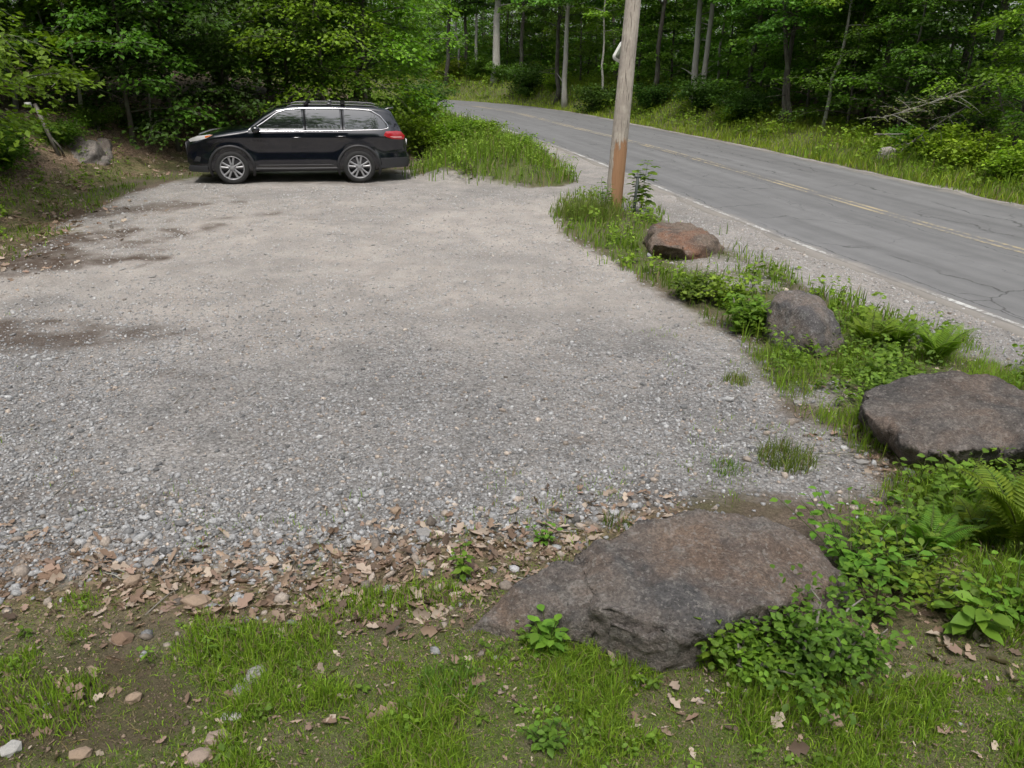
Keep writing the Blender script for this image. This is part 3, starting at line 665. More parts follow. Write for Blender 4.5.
M['white_metal'] = mat_plain('white_sign_paint', (0.72, 0.73, 0.68), 0.45); M['black_paint'] = mat_plain('black_sign_paint', (0.02, 0.02, 0.02), 0.5); M['steel'] = mat_plain('dull_steel', (0.25, 0.25, 0.25), 0.5, .5, .8)
# small white rounded sign nailed on the road side of the pole, seen nearly edge on
def rounded_plate(w, h, r, th, n=6):
    pts = []
    for cx, cz, a0 in ((w / 2 - r, h / 2 - r, 0), (-w / 2 + r, h / 2 - r, 90), (-w / 2 + r, -h / 2 + r, 180), (w / 2 - r, -h / 2 + r, 270)):
        for k in range(n + 1):
            a = R(a0 + 90 * k / n); pts.append((cx + r * math.cos(a), cz + r * math.sin(a)))
    k = len(pts); V = [(x, -th / 2, z) for x, z in pts] + [(x, th / 2, z) for x, z in pts] + [(0, -th / 2, 0), (0, th / 2, 0)]
    t = []; q = []
    for i in range(k):
        j = (i + 1) % k; q.append((i, j, k + j, k + i)); t.append((2 * k, j, i)); t.append((2 * k + 1, k + i, k + j))
    return np.array(V), t, q
mb = MB(); V, t, q = rounded_plate(.22, .36, .07, .006); mb.add(V, t, q)
sg = obj('number_sign', mb.build('number_sign', M['white_metal']), None)
# where the picture shows the plate: left side of the pole, slanting away
zs = 2.86
sg.parent = pole; sg.location = (lean * zs - 0.108, 0.165, zs); sg.rotation_euler = (R(0), R(28), R(-14))
mb = MB(); V, t, q = rounded_plate(.13, .25, .04, .010); mb.add(V, t, q)
o = obj('dark_panel', mb.build('dark_panel', mat_plain('green_grey_panel', (.16, .18, .13), .5)), sg)

# slim dark post with a sapling climbing past it
x, y, z = ground(634, 214); mb = MB()
V, t, q = tube([(0, 0, -.2), (0.0, 0, .3), (.02, 0, .68)], .028, 8); mb.add(V, t, q); V, t, q = box((.02, 0, .69), (.13, .05, .03)); mb.add(V, t, q)
tag(obj('stake', mb.build('stake', mat_plain('dark_stake', (0.035, 0.045, 0.04), 0.6)), None, (x, y, z)), 'short dark metal stake with a small cap beside the utility pole', 'stake')

# leaning post on the bank, with a pale tag on top
x, y, z = ground(52, 152)
lp = thing('leaning_post', 'leaning grey wooden post with a pale tag on top, on the leafy bank', 'post', (x, y, z))
mb = MB(); top = Vector((-.30, 0, 1.02)); 
V, t, q = box((0, 0, .42), (.065, .06, 1.24), np.array(Matrix.Rotation(R(-15), 3, 'Y'))); mb.add(V, t, q)
obj('shaft', mb.build('shaft', M['twig']), lp)
mb = MB(); V, t, q = box((-.28, -.05, 1.0), (.15, .012, .10), np.array(Matrix.Rotation(R(-6), 3, 'Y'))); mb.add(V, t, q)
obj('tag', mb.build('tag', mat_plain('faded_tag', (.42, .42, .40), .6)), lp)
mb = MB(); V, t, q = tube([(.06, 0, .3), (.2, .0, .12), (.25, 0, -.05)], .02, 6); mb.add(V, t, q); obj('brace', mb.build('brace', M['bark_dark']), lp)

# ------------------------------------------------------------------ the car (local: +x forward, +y its left side, z up)
CT_X = [-2.44, -2.43, -2.40, -2.36, -2.30, -2.2, -2.08, -1.95, -1.7, -1.3, -.8, -.3, .1, .44, .7, .9, 1.06, 1.25, 1.5, 1.8, 2.05, 2.22, 2.32, 2.38, 2.42, 2.445]
CT_Z = [0.62, 0.66, 1.00, 1.12, 1.22, 1.40, 1.60, 1.65, 1.685, 1.705, 1.715, 1.715, 1.70, 1.645, 1.50, 1.36, 1.235, 1.20, 1.165, 1.115, 1.06, 1.005, 0.96, 0.90, 0.80, 0.72]
def Ttop(x): return np.interp(x, CT_X, CT_Z)
def Bot(x): return np.interp(x, [-2.44, -2.2, -1.7, 1.8, 2.3, 2.445], [0.42, 0.33, 0.27, 0.25, 0.27, 0.40])
def W0(x):
    w = np.full_like(np.asarray(x, float), 0.955)
    w = np.where(x > 1.5, 0.955 * (1 - 0.34 * np.clip((x - 1.5) / .945, 0, 1) ** 2.8), w)
    w = np.where(x < -1.6, 0.955 * (1 - 0.24 * np.clip((-1.6 - x) / .84, 0, 1) ** 2.8), w)
    return w
def Wside(x, z):
    x = np.asarray(x, float); z = np.asarray(z, float); w = W0(x)
    w = w - 0.07 * np.clip((0.55 - z) / .3, 0, 1.5) ** 2
    w = w + 0.012 * np.exp(-((z - 1.02) / .06) ** 2) - 0.018 * np.exp(-((z - 0.72) / .14) ** 2)
    belt = 1.13
    w = w - np.where(z > belt, 0.045 * sstep(belt, belt + .08, z) + 0.23 * np.clip(z - belt, 0, 1) + .17 * np.clip(z - belt, 0, 1) ** 2, 0)
    for ax in (1.475, -1.315):                                                  # flared arches
        d = np.hypot(x - ax, z - .365); w = w + 0.022 * np.exp(-((d - .47) / .09) ** 2)
    return w
def body_section(x):
    T, B = float(Ttop(x)), float(Bot(x)); pts = []
    gh = 1 if T > 1.24 else 0
    rc_h = 0.085 if gh else min(0.10, 0.35 * (T - B)); rc_w = 0.16 if gh else 0.28
    z1 = T - rc_h
    pts.append((0, B)); pts.append((.45, B)); wB = float(Wside(x, B)); pts.append((wB - .12, B)); pts.append((wB - .03, B + .02))
    for z in np.linspace(B + .06, z1, 17): pts.append((float(Wside(x, z)), z))
    w1 = float(Wside(x, z1))
    for a in np.linspace(0, 90, 7)[1:]:
        pts.append((w1 - rc_w * (1 - math.cos(R(a))), z1 + rc_h * math.sin(R(a))))
    wt = w1 - rc_w
    for f in (.8, .55, .3, 0): pts.append((wt * f, T + .012 * (1 - f * f)))
    return pts
def build_car(root):
    PB = mat_plain('black_car_paint', (0.004, 0.005, 0.009), 0.12, 0.5, 0.0, 1.0)
    GL = mat_plain('tinted_glass', (0.012, 0.014, 0.014), 0.03, 0.9); GL.node_tree.nodes['Principled BSDF'].inputs['IOR'].default_value = 1.8
    PL = mat_plain('dark_grey_cladding', (0.024, 0.024, 0.026), 0.5, 0.4); CH = mat_plain('chrome_trim', (0.75, 0.75, 0.77), 0.16, .5, 1.0)
    RB = mat_plain('tyre_rubber', (0.022, 0.022, 0.022), 0.75, .3); AL = mat_plain('alloy_wheel', (0.28, 0.28, 0.29), 0.35, .5, 0.3)
    RD = mat_plain('red_lamp_lens', (0.35, 0.012, 0.02), 0.12, .6, 0, 1.0); WL = mat_plain('clear_lamp_lens', (0.62, 0.62, 0.62), 0.12, .7, 0, 1.0); AM = mat_plain('amber_marker', (0.6, 0.16, 0.03), 0.2)
    DK = mat_plain('black_seam', (0.003, 0.003, 0.003), 0.6, .2)
    # body shell
    sx = np.unique(np.concatenate([np.linspace(-2.44, 2.445, 90), np.array(CT_X)])); sec = [body_section(x) for x in sx]; k = len(sec[0])
    V = []; Q = []; ring = []
    for x, s in zip(sx, sec):
        r_ = [(x, w, z) for w, z in s] + [(x, -w, z) for w, z in s[-2:0:-1]]
        ring.append(range(len(V), len(V) + len(r_))); V += r_
    n = len(ring[0])
    for a, b in zip(ring[:-1], ring[1:]):
        for j in range(n): Q.append((a[j], a[(j + 1) % n], b[(j + 1) % n], b[j]))
    bm = bmesh.new(); vs = [bm.verts.new(v) for v in V]
    for f in Q: bm.faces.new([vs[i] for i in f])
    bm.faces.new([vs[i] for i in reversed(ring[0])]); bm.faces.new([vs[i] for i in ring[-1]])
    bmesh.ops.triangulate(bm, faces=[f for f in bm.faces if len(f.verts) > 4]); bmesh.ops.recalc_face_normals(bm, faces=bm.faces)
    me = bpy.data.meshes.new('body'); bm.to_mesh(me); bm.free(); body = obj('body', me, root)
    cut = []
    for ax in (1.475, -1.315):
        for s in (1, -1):
            mb = MB(); th = np.linspace(0, 2 * math.pi, 40, endpoint=False)
            P = [(ax, s * .60, .365), (ax, s * 1.2, .365)]; V, t, q = tube(P, .445, 40); mb.add(V, t, q)
            c = obj('cutter', mb.build('cutter', None)); cut.append(c)
            md = body.modifiers.new('arch', 'BOOLEAN'); md.object = c; md.operation = 'DIFFERENCE'; md.solver = 'EXACT'
    dg = bpy.context.evaluated_depsgraph_get(); dg.update()
    nm = bpy.data.meshes.new_from_object(body.evaluated_get(dg)); body.modifiers.clear(); body.data = nm; nm.name = 'body'
    for c in cut: bpy.data.objects.remove(c)
    nm.materials.clear(); nm.materials.append(PB)
    nm.polygons.foreach_set('use_smooth', np.ones(len(nm.polygons), bool))
    nm.set_sharp_from_angle(angle=R(38))
    def patch(name, outline, off, mat, parent=root, side=1, th=.03, sub=0.07):
        bm = bmesh.new(); f = bm.faces.new([bm.verts.new((x, 0, z)) for x, z in outline])
        bmesh.ops.triangulate(bm, faces=[f])
        for _ in range(7):
            l = [e for e in bm.edges if e.calc_length() > sub]
            if not l: break
            bmesh.ops.subdivide_edges(bm, edges=l, cuts=1); bmesh.ops.triangulate(bm, faces=[f for f in bm.faces if len(f.verts) > 3])
        for v in bm.verts: v.co.y = side * (float(Wside(v.co.x, v.co.z)) + off)
        bnd = [e for e in bm.edges if e.is_boundary]
        r = bmesh.ops.extrude_edge_only(bm, edges=bnd)
        for v in [g for g in r['geom'] if isinstance(g, bmesh.types.BMVert)]: v.co.y -= side * th
        bmesh.ops.recalc_face_normals(bm, faces=bm.faces)
        me = bpy.data.meshes.new(name); bm.to_mesh(me); bm.free(); me.materials.append(mat)
        me.polygons.foreach_set('use_smooth', np.ones(len(me.polygons), bool)); me.set_sharp_from_angle(angle=R(35))
        return obj(name, me, parent)
    def line(name, pts, rad, mat, parent=root, side=1, off=0.004, sides=6, dens=.06):
        P = [np.array(pts[0])]
        for a, b in zip(pts[:-1], pts[1:]):
            a = np.array(a); b = np.array(b); nn = max(1, int(np.linalg.norm(b - a) / dens))
            P += [a + (b - a) * (i + 1) / nn for i in range(nn)]
        P3 = [(p[0], side * (float(Wside(p[0], p[1])) + off), p[1]) for p in P]
        mb = MB(); V, t, q = tube(P3, rad, sides); mb.add(V, t, q); return obj(name, mb.build(name, mat, True), parent)
    def arc(cx, cz, r0, a0, a1, n): return [(cx + r0 * math.cos(R(a0 + (a1 - a0) * i / n)), cz + r0 * math.sin(R(a0 + (a1 - a0) * i / n))) for i in range(n + 1)]
    fg = [(.90, 1.185), (.78, 1.285), (.60, 1.41), (.42, 1.53), (.22, 1.60), (-.10, 1.622), (-.13, 1.185)]
    rg = [(-.21, 1.19), (-.20, 1.622), (-.60, 1.625), (-.94, 1.622), (-.95, 1.195)]
    qg = [(-1.04, 1.20), (-1.04, 1.618), (-1.34, 1.608), (-1.60, 1.585), (-1.78, 1.49), (-1.92, 1.36), (-1.97, 1.245), (-1.86, 1.21)]
    fd = [(.985, 1.12), (.98, .9), (.955, .5), (.93, .40), (-.14, .40), (-.155, 1.135)]
    rdo = [(-.17, 1.135), (-.155, .40), (-.78, .40)] + arc(-1.315, .365, .56, 3, 68, 6)[1:] + [(-1.10, 1.13)]
    for s in (1, -1):
        d1 = patch('front_door', fd, .004, PB, root, s); d2 = patch('rear_door', rdo, .004, PB, root, s)
        patch('window', fg, .006, GL, d1, s); patch('window', rg, .006, GL, d2, s); patch('quarter_window', qg, .006, GL, root, s)
        line('chrome_trim', [(1.02, 1.165), (.70, 1.36), (.43, 1.548), (.2, 1.622), (-.15, 1.645), (-1.0, 1.642), (-1.36, 1.63), (-1.64, 1.605), (-1.84, 1.49), (-1.99, 1.31), (-2.02, 1.225), (-1.86, 1.192), (-.9, 1.172), (.3, 1.165), (1.0, 1.155)], .013, CH, root, s)
        line('pillar_trim', [(-.172, 1.18), (-.165, 1.61)], .016, DK, root, s); line('pillar_trim', [(-.995, 1.19), (-.99, 1.61)], .016, DK, root, s)
        for par, pts in ((d1, [(.14, 1.02), (-.08, 1.03)]), (d2, [(-.83, 1.045), (-1.05, 1.055)])):
            line('handle', pts, .017, CH if False else PB, par, s, .028)
        line('sill_trim', [(1.0, .335), (.2, .33), (-.85, .335)], .045, PL, root, s, -.015)
        line('chrome_strip', [(.92, .42), (-.75, .42)], .012, PL, root, s, .004)
        for ax in (1.475, -1.315):
            line('wheel_arch_trim', arc(ax, .365, .475, -22, 202, 30), .033, PL, root, s, -.008, 8)
        hp = patch('headlight', [(2.36, .965), (2.30, 1.0), (2.12, 1.06), (1.86, 1.095), (1.80, 1.085), (1.95, 1.01), (2.15, .955), (2.32, .925)], .006, WL, root, s)
        patch('amber_marker', [(1.97, 1.06), (1.80, 1.088), (1.88, 1.05), (1.97, 1.02)], .010, AM, hp, s)
        patch('fog_lamp', [(2.30, .50), (2.22, .62), (2.12, .60), (2.16, .50)], .004, PL, root, s)
        tp = patch('taillight', [(-1.90, 1.075), (-1.95, 1.16), (-2.16, 1.165), (-2.30, 1.15), (-2.385, 1.05), (-2.36, .97), (-2.12, .985), (-1.97, 1.03)], .010, RD, root, s)
        patch('clear_lens', [(-2.02, 1.05), (-2.30, 1.045), (-2.32, 1.01), (-2.14, 1.01)], .014, mat_plain('pale_lamp_lens', (.55, .25, .25), .15), tp, s)
        # mirror
        mb = MB(); th = np.linspace(0, 2 * math.pi, 14, endpoint=False); 
        P = [(.86, s * .96, 1.19), (.87, s * 1.02, 1.20), (.88, s * 1.10, 1.215), (.885, s * 1.17, 1.22)]; V, t, q = tube(P, [.035, .075, .095, .055], 12); V = np.array(V); V[:, 2] = 1.205 + (V[:, 2] - 1.205) * .85; mb.add(V, t, q)
        obj('mirror', mb.build('mirror', PB, True), root)
        # roof rail with three feet
        rx = np.linspace(.28, -1.9, 22); yr = [.665 - .03 * ((x + .7) / 1.0) ** 2 * .5 for x in rx]
        zr_ = [float(Ttop(x)) + .012 - (.055 if i in (0, 21) else (.018 if i in (1, 20) else 0)) for i, x in enumerate(rx)]
        mb = MB(); V, t, q = tube([(x, s * yy, zz_) for x, yy, zz_ in zip(rx, yr, zr_)], .013, 8); mb.add(V, t, q)
        for xx in (-.72,): 
            V, t, q = box((xx, s * .665, float(Ttop(xx)) + .02), (.09, .03, .06)); mb.add(V, t, q)
        obj('roof_rail', mb.build('roof_rail', mat_plain('dull_rail', (.12, .12, .125), .4, .5, .6), True), root)
    for xx in (-.22, -1.02):
        mb = MB(); V, t, q = box((xx, 0, float(Ttop(xx)) + .034), (.07, 1.40, .018)); mb.add(V, t, q)
        for s in (1, -1):
            V, t, q = box((xx, s * .68, float(Ttop(xx)) + .026), (.10, .06, .03)); mb.add(V, t, q)
        obj('roof_crossbar', mb.build('roof_crossbar', DK), root)
    # glass front and rear, spoiler, bumpers, grille, plate
    def top_patch(name, x0, x1, yw0, yw1, mat):
        V = []; a, b = 14, 10
        for i in range(a + 1):
            x = x0 + (x1 - x0) * i / a; yw = yw0 + (yw1 - yw0) * i / a
            for j in range(b + 1):
                f = -1 + 2 * j / b; V.append((x, f * yw, float(Ttop(x)) + .022 * (1 - f * f) + .008))
        q = [(i * (b + 1) + j, i * (b + 1) + j + 1, (i + 1) * (b + 1) + j + 1, (i + 1) * (b + 1) + j) for i in range(a) for j in range(b)]
        mb = MB(); mb.add(V, [], q); obj(name, mb.build(name, mat, True), root)
    top_patch('windshield', 1.02, .50, .66, .56, GL); top_patch('rear_window', -2.12, -2.29, .55, .60, GL)
    V, t, q = box((-2.02, 0, 1.635), (.30, 1.16, .035), np.array(Matrix.Rotation(R(10), 3, 'Y'))); mb = MB(); mb.add(V, t, q)
    sp = obj('spoiler', mb.build('spoiler', PB), root)
    bv = sp.modifiers.new('bevel', 'BEVEL'); bv.width = .014; bv.segments = 2
    def bumper(name, xs_, z0, z1, off, mat):
        V = []; half = []
        for x in xs_: half.append((x, float(W0(x)) + off))
        xe = xs_[-1]; outl = half + [(xe + (-.05 if xe < 0 else .03), 0.35)]
        ring_ = outl + [(x, -y_) for x, y_ in outl[::-1]]
        for x, y_ in ring_: V += [(x, y_, z0), (x, y_, (z0 + z1) / 2), (x, y_, z1)]
        q = []
        for i in range(len(ring_) - 1):
            for k_ in (0, 1): q.append((i * 3 + k_, i * 3 + 3 + k_, i * 3 + 4 + k_, i * 3 + 1 + k_))
        V = np.array(V); mid_ = np.arange(len(V)) % 3 == 1; V[mid_, 0] += (.03 if xe > 0 else -.03)
        nv = len(V); mb = MB(); mb.add(V, [], q)
        # shelf on top, closing towards the body
        V2 = V[2::3].copy(); V3 = V2.copy(); V3[:, 0] *= .96; V3[:, 1] *= .93; V3[:, 2] += .02
        kk = len(V2); mb.add(np.vstack([V2, V3]), [], [(i, i + 1, kk + i + 1, kk + i) for i in range(kk - 1)])
        obj(name, mb.build(name, mat, True), root)
    bumper('rear_bumper', [-1.80, -1.95, -2.1, -2.25, -2.37, -2.44], .34, .56, .018, PL)
    bumper('front_bumper', [1.98, 2.1, 2.25, 2.36, 2.42], .27, .40, .012, PL)
    mb = MB(); V, t, q = box((2.46, 0, .74), (.03, 1.0, .30)); mb.add(V, t, q); obj('grille', mb.build('grille', PL), root)
    mb = MB(); V, t, q = box((-2.455, 0, .86), (.02, .52, .12)); mb.add(V, t, q); obj('licence_plate', mb.build('licence_plate', WL), root)
    # wheels
    def lathe(prof, n=40):
        V = []; 
        for k_ in range(n):
            a = 2 * math.pi * k_ / n
            for r_, y_ in prof: V.append((r_ * math.cos(a), y_, r_ * math.sin(a)))
        p = len(prof); q = [(k_ * p + i, k_ * p + i + 1, ((k_ + 1) % n) * p + i + 1, ((k_ + 1) % n) * p + i) for k_ in range(n) for i in range(p - 1)]
        return np.array(V), [], q
    proto = None
    tyre = MB(); V, t, q = lathe([(.25, -.11), (.30, -.125), (.345, -.118), (.365, -.09), (.367, 0), (.365, .09), (.345, .118), (.30, .125), (.262, .115), (.25, .10)]); tyre.add(V, t, q)
    tyre_me = tyre.build('tyre', RB, True)
    rim = MB(); V, t, q = lathe([(.266, .112), (.256, .122), (.244, .116), (.236, .08), (.23, -.08)]); rim.add(V, t, q)
    for k_ in range(5):
        for da in (-13, 13):
            a = 2 * math.pi * k_ / 5 + R(da) + .3; ca, sa = math.cos(a), math.sin(a)
            prof = [(.05, .026, .108), (.14, .019, .108), (.245, .025, .108)]
            V = []
            for r_, hw, yy in prof:
                for sgn, dy in ((-1, 0), (1, 0), (1, -.04), (-1, -.04)):
                    V.append((r_ * ca - sgn * hw * sa, yy + dy, r_ * sa + sgn * hw * ca))
            q = [(i * 4 + j, i * 4 + (j + 1) % 4, i * 4 + 4 + (j + 1) % 4, i * 4 + 4 + j) for i in range(2) for j in range(4)]
            rim.add(V, [], q)
    V, t, q = lathe([(.0, .108), (.03, .108), (.062, .098), (.07, .06)], 24); rim.add(V, t, q)
    rim_me = rim.build('rim', AL, False)
    disc = MB(); V, t, q = lathe([(.0, .03), (.16, .03), (.232, .01), (.232, -.05), (0, -.05)], 30); disc.add(V, t, q); disc_me = disc.build('brake_disc', mat_plain('dark_brake_disc', (.02, .02, .02), .6), False)
    for ax in (1.475, -1.315):
        for s in (1, -1):
            w = bpy.data.objects.new('wheel', tyre_me); COL.objects.link(w); w.parent = root; w.location = (ax, s * .848, .365)
            if s < 0: w.rotation_euler = (0, 0, math.pi)
            for nm_, me_ in (('rim', rim_me), ('brake_disc', disc_me)):
                obj(nm_, me_, w)
fx, fy, fz = ground(235, 182); rx_, ry_, rz_ = ground(362, 185)
mid_ = np.array([(fx + rx_) / 2, (fy + ry_) / 2, (fz + rz_) / 2]); head = math.atan2(fy - ry_, fx - rx_) + R(14)
car = thing('parked_car', 'black seven seat SUV with chrome window trim and roof rails parked on the gravel', 'car', (mid_[0] + .10 * math.cos(head), mid_[1] - .08 * math.sin(head) + .85, Hs(mid_[0], mid_[1] + .65)), head)
build_car(car); car.scale = (1.0, 0.97, 0.98)
print('CAR', mid_, math.degrees(head), math.hypot(fx - rx_, fy - ry_))

# ------------------------------------------------------------------ vegetation helpers
def unit(a): return a / (np.linalg.norm(a, axis=-1, keepdims=True) + 1e-12)
LEAF4 = (np.array([(0, 0, 0), (-.36, .45, .10), (0, 1.0, -.12), (.36, .45, .10)]), np.array([(0, 3, 2), (0, 2, 1)]))
LEAF8 = (np.array([(0, 0, 0), (-.26, .28, .07), (-.30, .55, .06), (-.14, .82, .0), (0, 1.0, -.12), (.14, .82, .0), (.30, .55, .06), (.26, .28, .07), (0, .4, 0), (0, .75, -.03)]),
         np.array([(0, 8, 1), (1, 8, 2), (2, 8, 9), (2, 9, 3), (3, 9, 4), (0, 7, 8), (7, 6, 8), (6, 9, 8), (6, 5, 9), (5, 4, 9)]))
MAPLE = (np.array([(0, 0, 0), (-.30, .12, .03), (-.50, .42, -.03), (-.24, .52, .06), (-.28, .80, -.02), (0, 1.02, -.10), (.28, .80, -.02), (.24, .52, .06), (.50, .42, -.03), (.30, .12, .03), (0, .5, .0)]),
         np.array([(10, 0, 9), (10, 9, 8), (10, 8, 7), (10, 7, 6), (10, 6, 5), (10, 5, 4), (10, 4, 3), (10, 3, 2), (10, 2, 1), (10, 1, 0)]))
def leaves(tpl, pos, fwd, up, size, wid=1.0):
    tv, tt = tpl; n = len(pos); f = unit(fwd); s = unit(np.cross(f, up)); u = np.cross(s, f)
    size = np.broadcast_to(np.asarray(size, float), (n,))[:, None, None]; wid = np.broadcast_to(np.asarray(wid, float), (n,))[:, None, None]
    V = pos[:, None] + size * (wid * tv[None, :, 0:1] * s[:, None] + tv[None, :, 1:2] * f[:, None] + tv[None, :, 2:3] * u[:, None])
    T = tt[None] + (np.arange(n) * len(tv))[:, None, None]
    return V.reshape(-1, 3), T.reshape(-1, 3)
def leafcol(r_, n, base, var=0.25, yellow=0.25):
    b = np.array(base)[None]; v = 1 + var * r_.normal(size=(n, 1)); c = b * np.clip(v, .45, 1.8)
    y = np.clip(r_.random((n, 1)) * yellow, 0, 1); return c * (1 + y * np.array([[.9, .35, -.1]]))
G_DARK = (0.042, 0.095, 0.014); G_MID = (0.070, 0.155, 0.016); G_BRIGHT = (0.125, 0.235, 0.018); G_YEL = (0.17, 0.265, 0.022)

def limb_path(r_, p0, az, L_, rise, droop, n=7):
    t = np.linspace(0, 1, n); d = np.array([math.cos(az), math.sin(az)]); wob = np.cumsum(r_.normal(0, .05, (n, 2)), 0) * L_ * .5
    xy = p0[:2] + d * (t * L_)[:, None] + wob * t[:, None]
    z = p0[2] + rise * L_ * t - droop * L_ * t * t
    return np.column_stack([xy, z])
def make_tree(seed, Ht, r0, z_lo, crown_r, nlimb, nleaf, lsize, col, tpl=LEAF4, bend=.03, flat=.10, nsub=3, rise=.45, droop=.35, top_taper=.6, yellow=.25, stubs=0, lowbias=1.0, leafdroop=.25):
    """trunk + limbs mesh, crown mesh; origin at the foot"""
    r_ = np.random.default_rng(seed); n = 16; t = np.linspace(0, 1, n)
    off = np.cumsum(r_.normal(0, bend, (n, 2)), 0) * Ht * .12; off -= off[0]
    tr = np.column_stack([off, t * Ht - 0.25 * (t == 0)]); rad = r0 * (1 - .8 * t) * (1 + .5 * np.exp(-t * Ht / .35))
    wood = MB(); V, T, Q = tube(tr, rad, 10); wood.add(V, T, Q)
    for _ in range(stubs):
        f = r_.uniform(.08, .6); p0 = np.array([np.interp(f, t, tr[:, k]) for k in range(3)]); P = limb_path(r_, p0, r_.uniform(0, 6.28), r_.uniform(.3, 1.6), r_.uniform(-.2, .7), .1, 5)
        V, T, Q = tube(P, np.linspace(.22 * r0, .05 * r0, 5), 5); wood.add(V, T, Q)
    cr = MB(); paths = []
    for i in range(nlimb):
        f = (z_lo + (Ht - z_lo) * ((i + r_.random()) / nlimb) ** lowbias) / Ht; f = min(f, .985)
        p0 = np.array([np.interp(f, t, tr[:, k]) for k in range(3)]); g = (f * Ht - z_lo) / (Ht - z_lo + 1e-6)
        L_ = crown_r * (1 - top_taper * g ** 1.4) * r_.uniform(.6, 1.12); az = i * 2.399 + r_.uniform(-.5, .5)
        P = limb_path(r_, p0, az, L_, rise * r_.uniform(.4, 1.4), droop * r_.uniform(.5, 1.4)); rr = np.interp(f, t, rad) * .42
        V, T, Q = tube(P, np.linspace(max(rr, .008), .004, len(P)), 5, False); wood.add(V, T, Q); paths.append((P, L_))
        for k in range(nsub):
            q = r_.uniform(.25, .85); b = np.array([np.interp(q, np.linspace(0, 1, len(P)), P[:, c]) for c in range(3)])
            S = limb_path(r_, b, az + r_.choice([-1, 1]) * r_.uniform(.5, 1.1), L_ * r_.uniform(.3, .6), rise * .5, droop * .9, 5)
            V, T, Q = tube(S, np.linspace(.009, .003, 5), 4, False); wood.add(V, T, Q); paths.append((S, L_ * .5))
    per = max(1, nleaf // len(paths)); POS = []; FW = []; UP = []; SZ = []; CC = []
    for P, L_ in paths:
        m_ = int(per * (0.5 + L_ / crown_r)); q = r_.uniform(.15, 1.0, m_) ** .8
        b = np.column_stack([np.interp(q, np.linspace(0, 1, len(P)), P[:, c]) for c in range(3)]); d = unit((P[-1] - P[0])[None])[0]
        side = unit(np.cross(d, [0, 0, 1])[None])[0]; a = r_.normal(0, .13 * L_ + .08, m_)
        b = b + side * a[:, None] + r_.normal(0, 1, (m_, 3)) * np.array([.04, .04, flat]); b[:, 2] -= .25 * np.abs(a) * .5
        az = r_.uniform(0, 2 * math.pi, m_); fw = d[None] * .8 + side[None] * np.sign(a)[:, None] * .9 + np.column_stack([np.cos(az), np.sin(az), 0 * az]) * .6
        fw[:, 2] = -leafdroop + r_.normal(0, .25, m_)
        up = np.array([[0, 0, 1.]]) + r_.normal(0, .38, (m_, 3)); tone = r_.uniform(.75, 1.3)
        POS.append(b); FW.append(fw); UP.append(up); SZ.append(lsize * r_.uniform(.6, 1.25, m_)); CC.append(leafcol(r_, m_, np.array(col) * tone, .22, yellow))
    V, T = leaves(tpl, np.vstack(POS), np.vstack(FW), np.vstack(UP), np.concatenate(SZ)); k = len(tpl[0])
    cr.add(V, T, None, np.repeat(np.vstack(CC), k, 0))
    return wood, cr
def tree_meshes(name, bark, leafmat='leaf', **kw):
    w_, c_ = make_tree(**kw); return w_.build(name + '_trunk', M[bark], True), c_.build(name + '_crown', M[leafmat])
def plant_tree(name, label, cat, meshes, loc, rz, sc=1.0, group=None, tilt=(0, 0), parts=('trunk', 'crown'), sz=None):
    root = thing(name, label, cat, loc, rz, group); root.rotation_euler = (tilt[0], tilt[1], rz)
    root.scale = (sc, sc, sz or sc)
    for p, me in zip(parts, meshes):
        if me is not None: obj(p, me, root)
    return root
def foot(u, D, z=None):
    x, y = pol(u, D)
    for _ in range(4): 
        h = Hs(x, y); x, y = pol(u, D, h)
    return (x, y, h - .03)
DFU = [440, 480, 560, 620, 700, 800, 900, 1024, 1200]; DFD = [58.5, 56.5, 47, 40.7, 34.5, 26.5, 21.8, 17.1, 12.8]
def edgeD(u): return float(np.interp(u, DFU, DFD))

